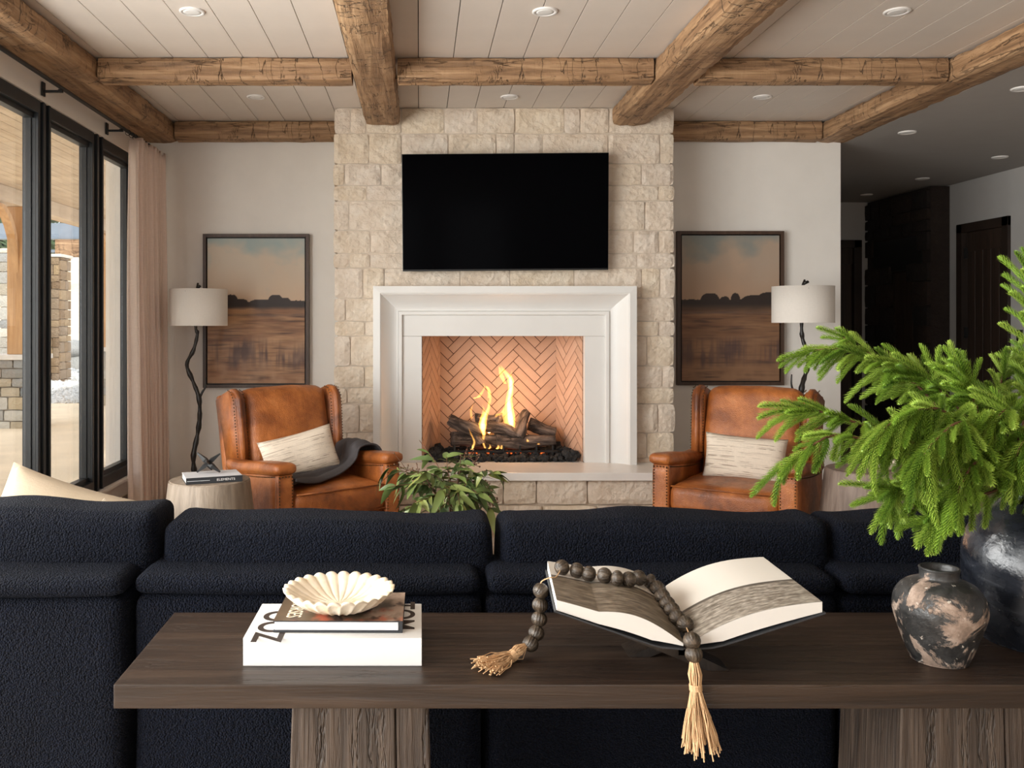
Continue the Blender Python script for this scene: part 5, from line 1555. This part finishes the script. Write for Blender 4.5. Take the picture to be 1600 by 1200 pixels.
log('long front log lying along the bottom right of the fire', (776, 688, 6.64), (866, 690, 6.66), .052, .044, 2)
log('brown log leaning out at the upper left of the fire', (702, 654, 6.70), (750, 678, 6.68), .042, .052, 3)
log('charred log in the middle of the fire under the tall flame', (764, 664, 6.72), (808, 680, 6.64), .048, .040, 4)
log('grey log standing steeply right of the tall flame', (826, 644, 6.74), (806, 682, 6.64), .036, .048, 5)
log('long log resting at the back right, glowing underneath', (826, 665, 6.76), (868, 676, 6.74), .052, .046, 6)
log('small dark log crossing behind the left flame', (744, 655, 6.74), (785, 652, 6.76), .036, .032, 7)
log('short stub standing in the middle behind the front log', (742, 672, 6.66), (752, 694, 6.64), .030, .036, 8)
log('knotty stick pointing up behind the middle log', (770, 690, 6.74), (784, 652, 6.72), .022, .018, 9)
em = put('ember_bed', bx(bmesh.new(), -.30, .30, -.07, .05, 0, .012, .003), 'ember', None, (.64, 6.70, .432)); tag(em, 'glowing embers on the lava rocks under the logs', 'embers')
def tongue(name, pts, wid, dep, dist, mat, par, twist=.0, seed=0):
    """closed tapered flame body along picture positions"""
    P3 = spline([W(px, py, F/dist)+Vector((0, .010*math.sin(i*1.9+seed), 0)) for i, (px, py) in enumerate(pts)], 6); n = len(P3)
    bm = bmesh.new(); rings = []
    K = len(wid)
    for i, p in enumerate(P3):
        t = i/(n-1)*(K-1); j = min(K-2, int(t)); w_ = wid[j]+(wid[j+1]-wid[j])*(t-j); w_ = w_*.5/210*(1+.22*mnoise.noise(Vector((i*.6, seed, 0))))
        w_ = max(.0006, w_)
        rings.append([bm.verts.new(p+Vector((w_*math.cos(a), w_*dep*math.sin(a), 0))) for a in [2*math.pi*k/12 for k in range(12)]])
    for r0, r1 in zip(rings, rings[1:]):
        for k in range(12): bm.faces.new((r0[k], r0[(k+1) % 12], r1[(k+1) % 12], r1[k]))
    bm.faces.new(rings[0][::-1]); bm.faces.new(rings[-1]); recalc(bm)
    c = P3[0].copy(); bm.transform(Matrix.Translation(-c)); return put(name, bm, mat, par, c-par.location, smooth=True)
def fire(label, pieces, d):
    p0 = W(pieces[0][0][0][0], pieces[0][0][0][1], F/d); t = thing('flame', label, 'flame', tuple(p0), 0, 'flames of the fire')
    for i, (pts, wid, core) in enumerate(pieces):
        tongue('flame_tongue', pts, wid, .5, d, 'flame', t, seed=i+pts[0][0])
        if core: tongue('flame_core', pts[:max(3, len(pts)-1)], [w_*core for w_ in wid[:-1]]+[.2], .45, d, 'flamecore', t, seed=i+pts[0][0])
fire('tall bright flame rising right of the middle, forked tip', [
    ([(800, 672), (797, 650), (795, 628), (798, 608), (797, 592), (788, 580), (782, 570)], [10, 17, 12, 9, 11, 8, .5], .6),
    ([(797, 615), (799, 600), (798, 588), (800, 578)], [7, 6, 4, .4], 0),
    ([(791, 662), (787, 645), (790, 630)], [7, 6, .5], 0), ([(790, 600), (784, 588), (781, 576), (779, 571)], [5, 8, 5, .4], 0)], 6.69)
fire('bright flame left of the middle, in front of the logs', [
    ([(756, 680), (754, 662), (758, 648), (764, 636), (761, 622)], [5, 14, 10, 5, .5], .6),
    ([(758, 700), (755, 690), (757, 676)], [4, 4, 6], .5), ([(762, 640), (766, 622), (762, 606), (757, 603)], [3, 5, 6, .4], 0),
    ([(752, 655), (756, 640), (753, 632)], [6, 4, .4], 0)], 6.62)
fire('thin curl of flame licking up at the left log', [([(738, 700), (741, 690), (736, 678), (732, 668)], [5, 4, 3, .4], .5), ([(737, 654), (736, 640), (740, 630)], [4, 4, .4], 0)], 6.60)
fire('pale wisp of flame hovering above the left logs', [([(741, 622), (747, 621), (753, 613), (757, 605), (755, 598)], [3, 7, 5, 3, .4], 0), ([(763, 622), (764, 610), (759, 602)], [4, 5, .4], 0)], 6.70)
fire('low wide flame burning behind the middle log', [([(775, 660), (779, 648), (784, 645), (788, 636)], [12, 10, 6, .5], 0), ([(764, 676), (772, 672), (780, 674)], [4, 6, 3], .5)], 6.74)
fire('small round flame under the right log', [([(825, 694), (825, 690), (823, 685)], [6, 6, .6], .5)], 6.60)
fire('small flame at the far right end of the front log', [([(841, 694), (841, 690), (840, 685)], [6, 5, .6], .5)], 6.60)
fire('row of tiny flames along the lava rocks', [([(764, 701), (766, 698), (765, 694)], [5, 4, .5], .5), ([(777, 701), (779, 698), (778, 695)], [7, 5, .5], .5), ([(783, 701), (784, 698), (784, 695)], [5, 4, .5], .5), ([(737, 702), (739, 699), (738, 695)], [5, 4, .5], .5)], 6.58)
pl_ = bpy.data.lights.new('fire_glow', 'POINT'); pl_.energy = 4.5; pl_.color = (1, .58, .32); pl_.shadow_soft_size = .10
po = bpy.data.objects.new('fire_glow', pl_); COL.objects.link(po); po.location = (.68, 6.60, .84)
